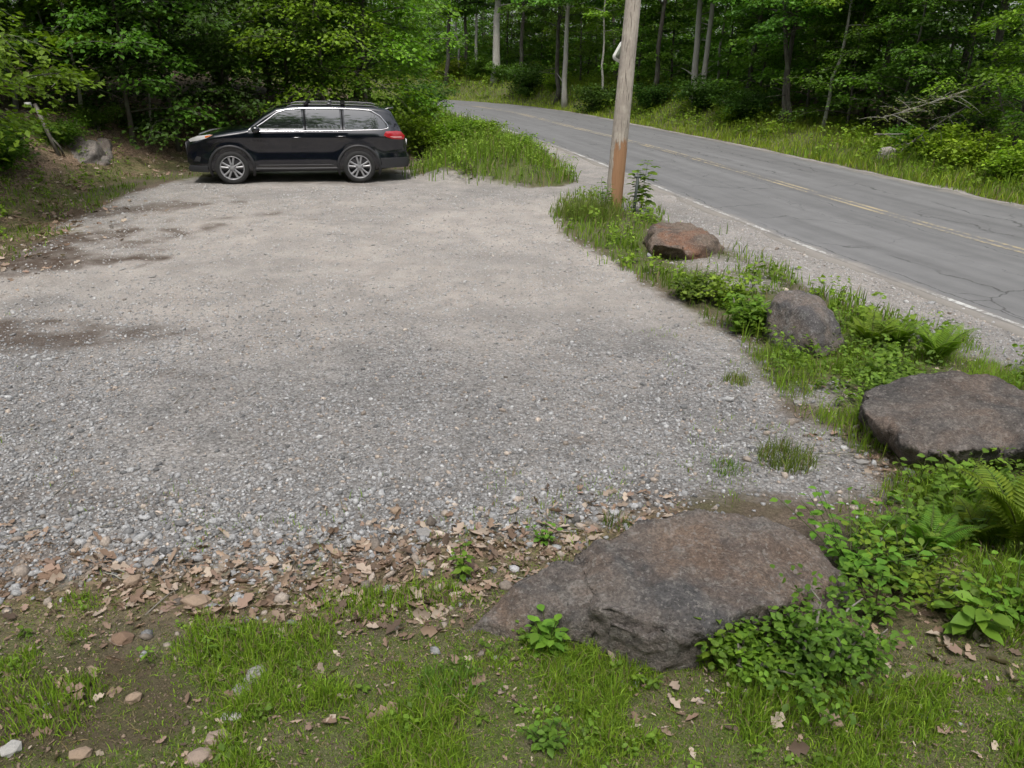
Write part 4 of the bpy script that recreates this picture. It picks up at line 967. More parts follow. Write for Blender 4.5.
# ------------------------------------------------------------------ trees
CAN = [tree_meshes('canopy_pale', 'bark_pale', seed=1, Ht=14, r0=.17, z_lo=5.2, crown_r=3.0, nlimb=26, nleaf=6500, lsize=.24, col=G_MID, stubs=7),
       tree_meshes('canopy_dark', 'bark_dark', seed=2, Ht=13, r0=.16, z_lo=4.4, crown_r=3.2, nlimb=26, nleaf=6500, lsize=.24, col=G_MID, stubs=6, bend=.05),
       tree_meshes('canopy_slim', 'bark_pale', seed=3, Ht=12, r0=.09, z_lo=4.6, crown_r=2.8, nlimb=22, nleaf=5000, lsize=.22, col=G_BRIGHT, stubs=3, bend=.05),
       tree_meshes('canopy_big', 'bark_pale', seed=4, Ht=15, r0=.30, z_lo=5.5, crown_r=4.2, nlimb=28, nleaf=7500, lsize=.26, col=G_MID, stubs=12)]
for i, (u, dD, k, sc, tilt, lab) in enumerate([
    (442, 4, 1, 1.0, (0, .01), 'thin dark trunk at the far bend of the road, leftmost of the trunks there'),
    (453, 5.5, 2, 1.0, (0, .0), 'slim pale trunk at the far bend, next to the leftmost dark trunk'),
    (462, 6, 1, .9, (0, -.01), 'dark trunk at the far bend just left of the broken pale snag'),
    (490, 5, 3, 1.0, (0, .03), 'thick pale grey trunk with dead limb stubs, behind the far bend of the road'),
    (514, 9, 1, 1.0, (0, 0), 'dark trunk behind the wide bush by the far bend'),
    (551, 4.2, 1, .95, (0, 0), 'dark straight trunk standing close beside a taller pale one, left of the pole'),
    (560, 3.6, 0, 1.0, (0, .015), 'pale straight trunk with a long side limb, left of the utility pole'),
    (597, 5, 2, .8, (0, 0), 'very thin pale trunk seen just left of the utility pole'),
    (648, 7, 1, .9, (0, .02), 'dark trunk seen just right of the utility pole'),
    (688, 4.6, 0, .95, (0, .02), 'left one of two pale trunks rising close together right of the pole'),
    (697, 5.4, 0, .85, (0, .05), 'right one of two pale trunks rising close together right of the pole'),
    (709, 8, 2, .8, (0, .07), 'thin leaning stem just right of the two close pale trunks'),
    (774, 4.4, 1, .75, (0, -.01), 'dark upright trunk at the wood edge above the low dark bush'),
    (786, 5.2, 1, .7, (0, .17), 'dark trunk leaning right, beside the upright dark trunk'),
    (818, 5.8, 2, .8, (0, .14), 'thin pale stem leaning right, right of the leaning dark trunk'),
    (738, 7, 1, .8, (0, .03), 'dim dark trunk between the paired pale trunks and the upright dark trunk'),
    (868, 7.5, 1, .9, (0, -.03), 'dark trunk deep in shade behind the tangled dead branches'),
    (975, 7.5, 1, .9, (0, .03), 'dark trunk in deep shade above the bright shrubs at the right'),
]):
    plant_tree('forest_tree', lab, 'tree', CAN[k], foot(u, edgeD(u) + dD), i * 1.7, sc, 'tall trees at the wood edge across the road', tilt)
# the broken snag and a long dead limb
r_ = np.random.default_rng(50)
mb = MB(); z_ = np.linspace(-.2, 4.6, 14); V, T, Q = tube(np.column_stack([.02 * np.sin(z_ * 2), 0 * z_, z_]), .14 - .012 * z_, 10); mb.add(V, T, Q)
V, T, Q = tube([(0, 0, 4.4), (.03, 0, 4.75), (.05, 0, 4.95)], [.06, .045, .01], 6); mb.add(V, T, Q)
for k in range(5):
    P = limb_path(r_, np.array([0, 0, r_.uniform(1.4, 4.2)]), r_.uniform(0, 6), r_.uniform(.2, .7), .5, .1, 4); V, T, Q = tube(P, [.03, .025, .015, .008], 5); mb.add(V, T, Q)
tag(obj('dead_snag', mb.build('dead_snag', mat_bark('bleached_wood', (.3, .29, .26), (.5, .48, .44)), True), None, foot(471, edgeD(471) + 6)), 'short bleached snag without limbs or leaves at the far bend of the road', 'dead tree')

# leafy understory trees: bright wall on the left, dimmer one across the road
UND = [tree_meshes('understory_a', 'bark_dark', seed=11, Ht=6.5, r0=.06, z_lo=.7, crown_r=2.3, nlimb=34, nleaf=9000, lsize=.125, col=G_MID, tpl=LEAF4),
       tree_meshes('understory_b', 'bark_dark', seed=12, Ht=7.2, r0=.07, z_lo=1.0, crown_r=2.6, nlimb=36, nleaf=9500, lsize=.13, col=G_BRIGHT, tpl=LEAF4, droop=.5),
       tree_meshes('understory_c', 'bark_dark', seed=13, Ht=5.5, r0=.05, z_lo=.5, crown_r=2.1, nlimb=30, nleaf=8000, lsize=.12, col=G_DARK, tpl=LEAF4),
       tree_meshes('understory_maple', 'bark_pale', seed=14, Ht=6.0, r0=.05, z_lo=.9, crown_r=2.4, nlimb=24, nleaf=3600, lsize=.21, col=G_BRIGHT, tpl=MAPLE, flat=.06),
       tree_meshes('understory_far', 'bark_dark', seed=15, Ht=8, r0=.07, z_lo=.8, crown_r=2.8, nlimb=34, nleaf=6500, lsize=.20, col=(.092, .185, .018), tpl=LEAF4)]
for i, (u, D, k, sc, lab) in enumerate([
    (-45, 13.5, 1, .95, 'leafy tree cut by the left edge of the photo, its boughs reaching over the bank'),
    (10, 20.4, 3, 1.0, 'bright broad leaved maple sapling just behind the leaning post'),
    (80, 20.6, 3, .9, 'bright maple sapling above the broad rock slab'),
    (128, 20.6, 0, 1.05, 'leafy sapling over the bare leafy bank left of the black car'),
    (175, 21.5, 2, 1.1, 'dark leafy sapling in the shade behind the hood of the black car'),
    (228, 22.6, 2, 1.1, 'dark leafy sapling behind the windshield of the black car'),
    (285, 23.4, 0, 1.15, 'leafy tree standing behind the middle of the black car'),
    (322, 22.8, 1, 1.0, 'fresh green leafy tree behind the rear window of the black car'),
    (364, 24.0, 1, 1.05, 'light green leafy tree right behind the tail of the black car'),
    (352, 26.5, 1, 1.25, 'tall light green tree behind the two trees at the tail of the black car'),
    (366, 30.0, 1, 1.05, 'light green tree leaning over the mound, farthest right in the left hand wood'),
]):
    plant_tree('understory_tree', lab, 'tree', UND[k], foot(u, D), i * 2.1 + .4, sc, 'leafy trees along the left edge of the lot')
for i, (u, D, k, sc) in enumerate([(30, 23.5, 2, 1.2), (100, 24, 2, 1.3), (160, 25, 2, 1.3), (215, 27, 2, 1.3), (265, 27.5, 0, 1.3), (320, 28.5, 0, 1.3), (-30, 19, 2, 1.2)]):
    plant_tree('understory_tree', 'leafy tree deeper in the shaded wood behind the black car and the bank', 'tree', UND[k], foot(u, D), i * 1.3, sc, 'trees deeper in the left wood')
for i, (u, dD, k, sc) in enumerate([(425, 9, 4, .8), (478, 14, 4, .95), (505, 13, 4, .9), (535, 12, 4, .9), (575, 10, 4, 1.0), (612, 9.5, 4, .9), (632, 7.5, 4, .95), (665, 9, 4, .95), (720, 7.5, 4, .9), (752, 6.0, 4, .9),
                                    (800, 7, 4, .9), (838, 8, 4, .85), (860, 10, 4, 1), (930, 9, 4, 1), (700, 13, 4, 1.1), (775, 11, 4, 1), (820, 12, 4, 1.1), (590, 16, 4, 1.1), (650, 15, 4, 1.1), (550, 18, 4, 1.1)]):
    plant_tree('understory_tree', 'leafy understory tree among the trunks of the wood across the road', 'tree', UND[k], foot(u, edgeD(u) + dD + 1.5), i * 1.9, sc, 'understory trees across the road')
for i, (u, dD, k, sc, lab) in enumerate([
    (890, 5.8, 0, 1.05, 'leafy tree with green boughs hanging above the tangled dead branches'),
    (1008, 5.2, 1, .9, 'bright leafy tree at the right edge, behind the roadside shrubs'),
    (945, 6.8, 2, 1.15, 'dark leafy tree filling the shade above the roadside shrubs on the right'),
    (1075, 5.0, 0, 1.0, 'leafy tree cut by the right edge of the photo'),
    (842, 6.4, 0, .95, 'leafy tree left of the tangled dead branches'),
]):
    plant_tree('understory_tree', lab, 'tree', UND[k], foot(u, edgeD(u) + dD), i * 2.3, sc, 'leafy trees at the right wood edge')

# shrubs
def make_bush(seed, Ht, wid, n, lsize, col, tpl=LEAF4, nst=9, yellow=.25, up=.5):
    r_ = np.random.default_rng(seed); wood = MB(); POS = []; FW = []; UP = []; SZ = []; CC = []
    for s_ in range(nst):
        az = s_ * 2.4 + r_.uniform(-.3, .3); ln = r_.uniform(.35, 1.0); hh = Ht * r_.uniform(.6, 1.0) * (1 - .35 * ln); t = np.linspace(0, 1, 7)
        P = np.column_stack([math.cos(az) * wid * .5 * ln * t ** 1.3, math.sin(az) * wid * .5 * ln * t ** 1.3, hh * t - .12 * (t == 0)]); P[1:, :2] += r_.normal(0, .03 * wid, (6, 2))
        V, T, Q = tube(P, np.linspace(.014, .004, 7), 5, False); wood.add(V, T, Q)
        m_ = n // nst; nb = 9; q = r_.uniform(.2, 1, nb); cen = np.column_stack([np.interp(q, t, P[:, c]) for c in range(3)]) + r_.normal(0, 1, (nb, 3)) * np.array([wid * .10, wid * .10, Ht * .08])
        w_ = r_.integers(0, nb, m_); tone = r_.uniform(.7, 1.35, nb)
        b = cen[w_] + r_.normal(0, 1, (m_, 3)) * np.array([wid * .075, wid * .075, Ht * .05]); b[:, 2] = np.abs(b[:, 2]) + .02
        az2 = r_.uniform(0, 6.28, m_); out_ = np.column_stack([np.cos(az2), np.sin(az2), r_.normal(-.1, .3, m_)]) + unit(b * np.array([1, 1, .3])) * .5
        POS.append(b); FW.append(out_); UP.append(np.array([[0, 0, 1.]]) + r_.normal(0, up, (m_, 3))); SZ.append(lsize * r_.uniform(.6, 1.25, m_)); CC.append(leafcol(r_, m_, np.array(col), .2, yellow) * tone[w_][:, None])
    V, T = leaves(tpl, np.vstack(POS), np.vstack(FW), np.vstack(UP), np.concatenate(SZ)); cr = MB(); cr.add(V, T, None, np.repeat(np.vstack(CC), len(tpl[0]), 0))
    return wood.build('shrub_stems', M['twig'], True), cr.build('shrub_foliage', M['leaf_low'])
BUSH = [make_bush(61, 1.9, 2.6, 3800, .13, G_DARK), make_bush(62, 1.4, 2.0, 3000, .11, G_MID), make_bush(63, 1.1, 1.6, 2400, .11, G_YEL, yellow=.3), make_bush(64, 1.3, 1.6, 3200, .085, G_BRIGHT, nst=12), make_bush(65, .75, 1.1, 1600, .075, G_BRIGHT, nst=12)]
for i, (u, D, k, sc, lab) in enumerate([
    (590, edgeD(590) + 3.0, 0, 1.1, 'round dark green bush beside the road, just left of the utility pole'),
    (520, edgeD(520) + 4.5, 0, 1.35, 'wide dark green bush on the grassy bank at the far bend'),
    (497, edgeD(497) + 5.5, 1, 1.2, 'small bush left of the wide bush at the far bend'),
    (452, 63.5, 2, 1.6, 'bright green shrub on the bank at the end of the visible road'),
    (474, 62.5, 1, 1.5, 'green shrub on the bank in front of the bleached snag'),
    (548, 54.5, 2, 1.1, 'bright shrub on the far bank at the foot of the dark and pale trunk pair'),
    (408, 27.0, 3, 1.4, 'leafy shrub behind the mound, between its tall shrub and the light green trees'),
    (418, 40.0, 0, 1.0, 'dark green bush at the inside of the bend, behind the leafy shrub'),
    (648, edgeD(648) + 3.5, 0, .9, 'dark bush just right of the utility pole'),
    (700, edgeD(700) + 3.6, 0, 1.0, 'dark bush under the two close pale trunks'),
    (737, edgeD(737) + 3.3, 0, .95, 'low dark bush behind the small yellow green shrub'),
    (725, edgeD(725) + 2.3, 2, .75, 'small yellow green shrub on the far verge, right of the pole'),
    (934, edgeD(934) + 2.6, 2, 1.05, 'bright yellow green shrub on the far verge below the dead branches'),
    (968, edgeD(968) + 2.4, 2, .9, 'bright green shrub on the far verge, right of the yellow green one'),
    (1012, edgeD(1012) + 2.4, 2, .9, 'bright shrub on the far verge, cut by the right edge of the photo'),
    (905, edgeD(905) + 3.6, 1, .7, 'low green shrub behind the small pale stone across the road'),
    (416, 23.6, 3, 1.25, 'tall bright shrub on the mound, touching the tail of the black car'),
    (436, 25.5, 3, .95, 'bright shrub at the back of the mound beside the road'),
    (452, 23.2, 3, .9, 'bright leafy shrub in the middle of the mound'),
    (482, 24.6, 4, 1.0, 'low shrub at the road side of the mound'),
    (514, 22.9, 4, .95, 'low dense shrub near the right tip of the mound'),
    (412, 28.5, 3, 1.3, 'bushy green shrub behind the tall bright one on the mound'),
    (424, 33.5, 3, 1.0, 'leafy shrub at the inside of the bend, beyond the mound'),
    (2, 16.8, 1, .6, 'green bush at the foot of the leaning post'),
    (-10, 15.8, 1, .8, 'green bush on the bank at the left edge of the photo'),
    (92, 20.2, 1, .55, 'small green shrub beside the narrow rock slab on the bank'),
    (60, 18.6, 1, .6, 'small green shrub directly behind the broad rock slab'),
]):
    plant_tree('shrub', lab, 'shrub', BUSH[k], foot(u, D), i * 1.1, sc, None, parts=('stems', 'foliage'))

# fallen dead branches at the right wood edge
r_ = np.random.default_rng(77)
def deadwood(label, pts, r0, ntw, seed, leafy=0):
    r_ = np.random.default_rng(seed); mb = MB(); P = catmull(np.array(pts), .25); V, T, Q = tube(P, np.linspace(r0, r0 * .25, len(P)), 7); mb.add(V, T, Q)
    tips = []
    for k in range(ntw):
        b = P[r_.integers(len(P) // 4, len(P))]; S = limb_path(r_, b, r_.uniform(0, 6.28), r_.uniform(.3, 1.1), r_.uniform(-.4, .7), .2, 5)
        V, T, Q = tube(S, np.linspace(r0 * .3, .004, 5), 4, False); mb.add(V, T, Q); tips.append(S)
    base = P[0]; o = obj('fallen_branch', mb.build('fallen_branch', M['twig'], True)); me = o.data
    me.transform(Matrix.Translation(-Vector(base))); o.location = base; tag(o, label, 'branch', 'fallen branches at the wood edge')
    if leafy:
        S = np.vstack(tips); S = S[r_.integers(0, len(S), leafy)] + r_.normal(0, .07, (leafy, 3)); az = r_.uniform(0, 6.28, leafy)
        V, T = leaves(LEAF4, S - base, np.column_stack([np.cos(az), np.sin(az), -.3 + 0 * az]), np.array([[0, 0, 1.]]) + r_.normal(0, .4, (leafy, 3)), .085 * r_.uniform(.6, 1.3, leafy))
        mb = MB(); mb.add(V, T, None, np.repeat(leafcol(r_, leafy, (.11, .14, .05), .25), 4, 0)); obj('foliage', mb.build('branch_foliage', M['leaf']), o)
fa = np.array(foot(893, edgeD(893) + 2.6)); fb = np.array(foot(955, edgeD(955) + 3.4))
deadwood('long bare dead limb reaching left out of the wood, above the pale stone', [fb + [.6, .4, 2.1], fb + [-.5, .1, 1.75], fb + [-1.6, -.3, 1.45], fb + [-2.7, -.6, 1.15]], .038, 30, 1, 420)
deadwood('dead limb propped from the ground up to the right, below the long bare one', [fa + [-.2, -.2, 0], fa + [.5, 0, .55], fa + [1.2, .2, 1.0], fa + [2.0, .4, 1.45]], .04, 22, 2, 120)
deadwood('thin dead limb drooping steeply at the right of the tangle', [fb + [.7, .3, 2.2], fb + [.9, .1, 1.5], fb + [1.2, 0, .9], fb + [1.35, -.1, .45]], .03, 9, 3)
deadwood('bleached low branch lying along the wood edge, under the other limbs', [fa + [-.6, .5, .6], fa + [.4, .4, .62], fa + [1.3, .5, .5]], .03, 12, 4)
# bare twigs in the left wood
for k, (u, v0, v1, du, D, lab) in enumerate([(146, 60, -10, 4, 21.5, 'bare pale stem in the leaves above the bank, right of the maple saplings'), (60, 30, -30, -6, 21.0, 'thin bare stem among the maple leaves at the left')]):
    x, y, z = foot(u, D); mb = MB(); P = np.column_stack([x + .1 * np.sin(np.linspace(0, 3, 12)) + np.linspace(0, .1 * du, 12), np.full(12, y), z + np.linspace(-.1, 5.2, 12)]); P -= np.array([x, y, z])
    V, T, Q = tube(P, np.linspace(.035, .012, 12), 7); mb.add(V, T, Q)
    for q in range(6):
        S = limb_path(r_, P[r_.integers(4, 11)], r_.uniform(0, 6.28), r_.uniform(.5, 1.3), .5, .1, 5); V, T, Q = tube(S, np.linspace(.014, .004, 5), 4, False); mb.add(V, T, Q)
    tag(obj('bare_stem', mb.build('bare_stem', M['bark_pale'], True), None, (x, y, z)), lab, 'dead tree')

# ------------------------------------------------------------------ the woods beyond: one mass
def woods():
    r_ = np.random.default_rng(90); C = []; S = []
    def take(n, x0, x1, y0, y1, test, z0, z1, size):
        x = r_.uniform(x0, x1, n); y = r_.uniform(y0, y1, n); k = test(x, y); x, y = x[k], y[k]; z = H(x, y) + z0 + (z1 - z0) * r_.random(len(x)) ** 1.2
        C.append(np.column_stack([x, y, z])); S.append(np.full(len(x), size))
    far = lambda a, b: (lambda x, y: (road_d(x, y) - RW > a) & (road_d(x, y) - RW < b))
    left = lambda a, b: (lambda x, y: (pdist(x, y, BANK) > a) & (pdist(x, y, BANK) < b) & (road_d(x, y) < -3))
    take(27000, -40, 42, 5, 110, far(7, 24), .2, 8.5, .24); take(9000, -40, 42, 5, 110, far(7, 20), .1, 2.2, .22); take(1500, -25, 6, 58, 82, far(9, 20), .1, 3, .25); take(9500, -60, 60, -10, 130, far(20, 36), .1, 14, .55)
    take(4500, -45, 0, 6, 60, left(6, 14), .2, 9, .26); take(5500, -60, -2, 0, 80, left(12, 26), .1, 13, .5)
    # trees behind the photographer, across the lot
    n0 = len(C); take(16000, -45, 45, -44, -19, lambda x, y: ((road_d(x, y) < -5) | (road_d(x, y) > RW + 5)), .3, 30, .7)
    for q in range(n0, len(C)):
        b_ = C[q]; top_ = 7 + 26 * sstep(.36, .66, fbm(b_[:, 0] * .2, b_[:, 1] * .12, 301, 3)); kk = b_[:, 2] < top_; C[q] = b_[kk]; S[q] = S[q][kk]
    C = np.vstack(C); S = np.concatenate(S); m_ = 26; n = len(C); pos = np.repeat(C, m_, 0); sz = np.repeat(S, m_)
    pos = pos + r_.normal(0, 1, (n * m_, 3)) * np.array([1, 1, .35]) * (sz * 2.6)[:, None]
    az = r_.uniform(0, 6.28, n * m_); fw = np.column_stack([np.cos(az), np.sin(az), r_.normal(-.25, .3, n * m_)])
    V, T = leaves(LEAF4, pos, fw, np.array([[0, 0, 1.]]) + r_.normal(0, .4, (n * m_, 3)), sz * r_.uniform(.6, 1.2, n * m_))
    c = leafcol(r_, n * m_, (.085, .17, .018), .2, .2) * np.repeat(r_.uniform(.7, 1.3, (n, 1)), m_, 0)
    mb = MB(); mb.add(V, T, None, np.repeat(c, 4, 0)); o = obj('woods', mb.build('woods', M['leaf'])); tag(o, 'dense mass of leaves filling the woods behind the edge trees', 'woods', None, 'stuff')
    mb = MB()
    for k in range(420):
        if k % 3: x = r_.uniform(-30, 40); y = r_.uniform(8, 105); ok = 8 < road_d(np.array([x]), np.array([y]))[0] - RW < 34
        else: x = r_.uniform(-40, -4); y = r_.uniform(8, 55); ok = 6 < pdist(np.array([x]), np.array([y]), BANK)[0] < 26
        if not ok: continue
        z = Hs(x, y); h = r_.uniform(8, 13); l = r_.normal(0, .04, 2); t = np.linspace(0, 1, 6); rr = r_.uniform(.04, .15)
        P = np.column_stack([x + l[0] * h * t + r_.normal(0, .04, 6), y + l[1] * h * t, z - .2 + h * t]); V, T, Q = tube(P, rr * (1 - .6 * t), 7, False); mb.add(V, T, Q)
    o = obj('woods_stems', mb.build('woods_stems', M['bark_dark'], True)); tag(o, 'countless dim stems standing inside the woods behind the edge trees', 'woods', None, 'stuff')
woods()

# ------------------------------------------------------------------ ground cover (nobody could count it)
def wedge(n, d0, d1, knee=4.0, pw=2.0, seed=0):
    """points on the ground, thinning out with distance from where the lot is entered"""
    r_ = np.random.default_rng(seed); d = np.linspace(d0, d1, 2000); pdf = (d + .8) * np.minimum(1, (knee / d) ** pw); cdf = np.cumsum(pdf); cdf /= cdf[-1]
    y = np.interp(r_.random(n), cdf, d); x = r_.uniform(-1, 1, n) * (.80 * y + 1.3); return x, y, r_
def rockmask(x, y): 
    k = np.zeros(x.shape, bool)
    for poly in ([(470, 630), (560, 585), (620, 560), (820, 560), (848, 600), (770, 648), (640, 665), (560, 640)],): k |= inside(x, y, [at2(*p) for p in poly])
    return k
BARE = [ground(*p)[:2] for p in [(118, 172), (122, 150), (140, 132), (200, 128), (215, 150), (196, 176), (150, 178)]]
def clearing(x, y):
    return inside(x, y, [at2(*p) for p in [(636, 268), (640, 235), (700, 215), (740, 245), (735, 268), (700, 282)]]) | inside(x, y, [at2(*p) for p in [(762, 375), (762, 300), (800, 285), (850, 330), (862, 380)]])
# --- crushed stone
ico = bmesh.new(); bmesh.ops.create_icosphere(ico, subdivisions=1, radius=1); ICO_V = np.array([v.co[:] for v in ico.verts]); ICO_F = np.array([[v.index for v in f.verts] for f in ico.faces]); ico.free()
OCT_V = np.array([(1, 0, 0), (-1, 0, 0), (0, 1, 0), (0, -1, 0), (0, 0, 1), (0, 0, -1)], float) ; OCT_F = np.array([(0, 2, 4), (2, 1, 4), (1, 3, 4), (3, 0, 4), (2, 0, 5), (1, 2, 5), (3, 1, 5), (0, 3, 5)])
def rotmats(r_, n, tilt=.5):
    a = r_.uniform(0, 6.28, n); b = r_.normal(0, tilt, n); c = r_.normal(0, tilt, n); z = np.zeros(n); o = np.ones(n)
    Rz = np.stack([np.cos(a), -np.sin(a), z, np.sin(a), np.cos(a), z, z, z, o], 1).reshape(n, 3, 3)
    Rx = np.stack([o, z, z, z, np.cos(b), -np.sin(b), z, np.sin(b), np.cos(b)], 1).reshape(n, 3, 3)
    Ry = np.stack([np.cos(c), z, np.sin(c), z, o, z, -np.sin(c), z, np.cos(c)], 1).reshape(n, 3, 3)
    return Rz @ Rx @ Ry
def stones(n, tplV, tplF, x, y, size, r_, flat=.55, tilt=.4, sink=.2, tints=None):
    n = len(x); jit = r_.uniform(.68, 1.2, (n, len(tplV), 1)); sc = np.column_stack([r_.uniform(.75, 1.3, n), r_.uniform(.6, 1.0, n), r_.uniform(.35, .8, n) * flat / .55]) * size[:, None]
    V = (tplV[None] * jit) * sc[:, None]; V = np.einsum('nij,nkj->nki', rotmats(r_, n, tilt), V); z = H(x, y) + size * sink
    V = V + np.column_stack([x, y, z])[:, None]; T = tplF[None] + (np.arange(n) * len(tplV))[:, None, None]
    return V.reshape(-1, 3), T.reshape(-1, 3), np.repeat(tints, len(tplV), 0)
def grey_tint(r_, n, warm):
    v = np.clip(r_.normal(.275, .078, n), .11, .5); hi = r_.random(n) < .02; v = np.where(hi, r_.uniform(.40, .5, n), v)
    c = np.column_stack([v, v, v * 1.005]); w_ = (r_.random(n) < warm)[:, None]; return np.where(w_, c * np.array([[1.08, .92, .78]]), c)
mb = MB()
x, y, r_ = wedge(170000, 2.6, 17.5, 4.2, 1.75, 201); mk = masks(x, y); p = mk['gravel'] * (.35 + .65 * sstep(.34, .58, fbm(x * .75, y * .75, 78) + .12 * sstep(7, 4.5, y))) * (1 - .35 * mk['dust_and_light'] * (fbm(x * 1.2, y * 1.2, 77) > .42)) * (1 - .7 * mk['stain_and_dark']); k = (r_.random(len(x)) < p) & ~rockmask(x, y); x, y = x[k], y[k]
size = np.clip(r_.lognormal(math.log(.0095), .42, len(x)), .004, .034) * (1 + .3 * sstep(5.2, 3.4, y)) * (1 + .035 * np.clip(y - 5, 0, 12))
V, T, c = stones(0, ICO_V, ICO_F, x, y, size, r_, tints=(lambda g_, f_: g_ * (1 - f_) + f_ * (np.array([.46, .44, .415]) * .6 + g_ * .4))(grey_tint(r_, len(x), .12), (sstep(6.5, 11, y) * .8)[:, None])); mb.add(V, T, None, c)
# coarser stones at the lower fringe of the lot and on the verge
x, y, r_ = wedge(13000, 2.6, 16, 4, 1.6, 203); n2 = fbm(x * 1.5, y * 1.5, 87); dl = pdist(x, y, LOT); dv = pdist(x, y, VERGE); rd = road_d(x, y)
p = np.maximum.reduce([.75 * sstep(-.85, -.2, dl) * sstep(.9, .1, dl) * (y < 6.5), .10 * sstep(0, .4, dv), .16 * sstep(-2.4, -1.2, rd) * (rd < 0), .10 * (pdist(x, y, FRONT) > 0)]) * sstep(.3, .6, n2)
k = (r_.random(len(x)) < p) & ~rockmask(x, y); x, y = x[k], y[k]; size = np.clip(r_.lognormal(math.log(.021), .48, len(x)), .009, .062)
V, T, c = stones(0, ICO_V, ICO_F, x, y, size, r_, tints=grey_tint(r_, len(x), .5) * .9); mb.add(V, T, None, c)
x, y, r_ = wedge(60000, 1.7, 6.5, 3.4, 1.4, 204); df = pdist(x, y, FRONT); dv = pdist(x, y, VERGE); p = np.where(df > -.6, .8, np.where(dv > 0, .4, 0)) * sstep(.3, .6, fbm(x * 2.2, y * 2.2, 89)); k = (r_.random(len(x)) < p) & ~rockmask(x, y); x, y = x[k], y[k]
V, T, c = stones(0, OCT_V, OCT_F, x, y, np.clip(r_.lognormal(math.log(.0055), .45, len(x)), .003, .016), r_, tints=np.array([[.17, .13, .095]]) * r_.uniform(.45, 1.7, (len(x), 1))); mb.add(V, T, None, c)
tag(obj('gravel', mb.build('gravel', M['stone'])), 'crushed grey gravel spread over the parking lot', 'gravel', None, 'stuff')

# --- dead leaves and twigs
DEAD = (np.array([(0, 0, 0), (-.20, .22, .06), (-.34, .40, .16), (-.16, .52, .07), (-.26, .74, .15), (0, 1.0, .10), (.26, .74, .12), (.16, .52, .05), (.34, .40, .12), (.20, .22, .05), (0, .35, -.02), (0, .65, .0)]),
        np.array([(10, 0, 9), (10, 9, 8), (10, 8, 7), (11, 10, 7), (11, 7, 6), (11, 6, 5), (11, 5, 4), (11, 4, 3), (11, 3, 10), (10, 3, 2), (10, 2, 1), (10, 1, 0)]))
def deadcol(r_, n):
    pal = np.array([(.27, .195, .14), (.34, .255, .19), (.20, .14, .10), (.42, .35, .28), (.13, .095, .07), (.31, .22, .17), (.36, .29, .23)]); return pal[r_.integers(0, len(pal), n)] * r_.uniform(.7, 1.2, (n, 1))
mb = MB()
def lay(x, y, r_, size, lift=.002):
    n = len(x); az = r_.uniform(0, 6.28, n); z = H(x, y) + lift + r_.random(n) * .02
    V, T = leaves(DEAD, np.column_stack([x, y, z]), np.column_stack([np.cos(az), np.sin(az), r_.normal(0, .22, n)]), np.array([[0, 0, 1.]]) + r_.normal(0, .6, (n, 3)), size, r_.uniform(.4, 1.2, n)); mb.add(V, T, None, np.repeat(deadcol(r_, n), len(DEAD[0]), 0))
x, y, r_ = wedge(52000, 2.0, 7.5, 4, 1.5, 211); mk = masks(x, y); df = pdist(x, y, FRONT); n1 = fbm(x * 1.7, y * 1.7, 93)
band = [at2(*p) for p in [(-100, 560), (60, 556), (200, 566), (330, 545), (440, 535), (560, 532), (560, 575), (470, 605), (400, 625), (250, 622), (60, 612), (-100, 615)]]
bd = sstep(-.25, .12, pdist(x, y, band)); p = np.maximum.reduce([bd * sstep(.25, .5, n1 + .12 * (x + 1.0)) * .62, mk['litter'] * .22, .075 * (df > 0) * sstep(.35, .6, n1), .05 * (pdist(x, y, VERGE) > 0)]); k = (r_.random(len(x)) < p) & ~rockmask(x, y)
lay(x[k], y[k], r_, .052 * np.clip(r_.lognormal(0, .45, k.sum()), .35, 2.2))
x, y, r_ = wedge(60000, 1.8, 7, 4, 1.4, 214); mk = masks(x, y); p = np.maximum(.30 * (pdist(x, y, FRONT) > -.2), .45 * mk['litter']) * sstep(.35, .6, fbm(x * 2.4, y * 2.4, 99)); k = (r_.random(len(x)) < p) & ~rockmask(x, y)
lay(x[k], y[k], r_, .02 * r_.uniform(.35, 1.6, k.sum()), .003)
x, y, r_ = wedge(26000, 7.5, 27, 12, 1.5, 212); mk = masks(x, y); db = pdist(x, y, BANK); p = np.maximum(np.maximum(mk['litter'] * .7, .9 * inside(x, y, BARE)), .12 * mk['stain_and_dark'] * (db < 0)) * sstep(-2.6, -.6, db) * sstep(.3, .5, fbm(x * 1.1, y * 1.1, 95) + .1); k = r_.random(len(x)) < p
lay(x[k], y[k], r_, .11 * r_.uniform(.6, 1.3, k.sum()))
tag(obj('leaf_litter', mb.build('leaf_litter', M['litter'])), 'dry tan oak leaves strewn along the lower edge of the gravel and on the bank', 'leaves', None, 'stuff')
mb = MB(); x, y, r_ = wedge(900, 2.0, 7, 4, 1.5, 215); mk = masks(x, y); p = .12 * mk['litter'] + .03; k = (r_.random(len(x)) < p) & ~rockmask(x, y)
for a, b in zip(x[k], y[k]):
    az = r_.uniform(0, 6.28); l = r_.uniform(.08, .32); z = Hs(a, b) + .015; P = [(a + math.cos(az) * l * t, b + math.sin(az) * l * t, z + .012 * math.sin(t * 5 + az)) for t in (-.5, -.2, .15, .5)]; V, T, Q = tube(P, [.004, .0045, .004, .002], 5); mb.add(V, T, Q)
tag(obj('twigs', mb.build('twigs', M['twig'], True)), 'thin dry twigs scattered in the grass and dead leaves', 'twigs', None, 'stuff')

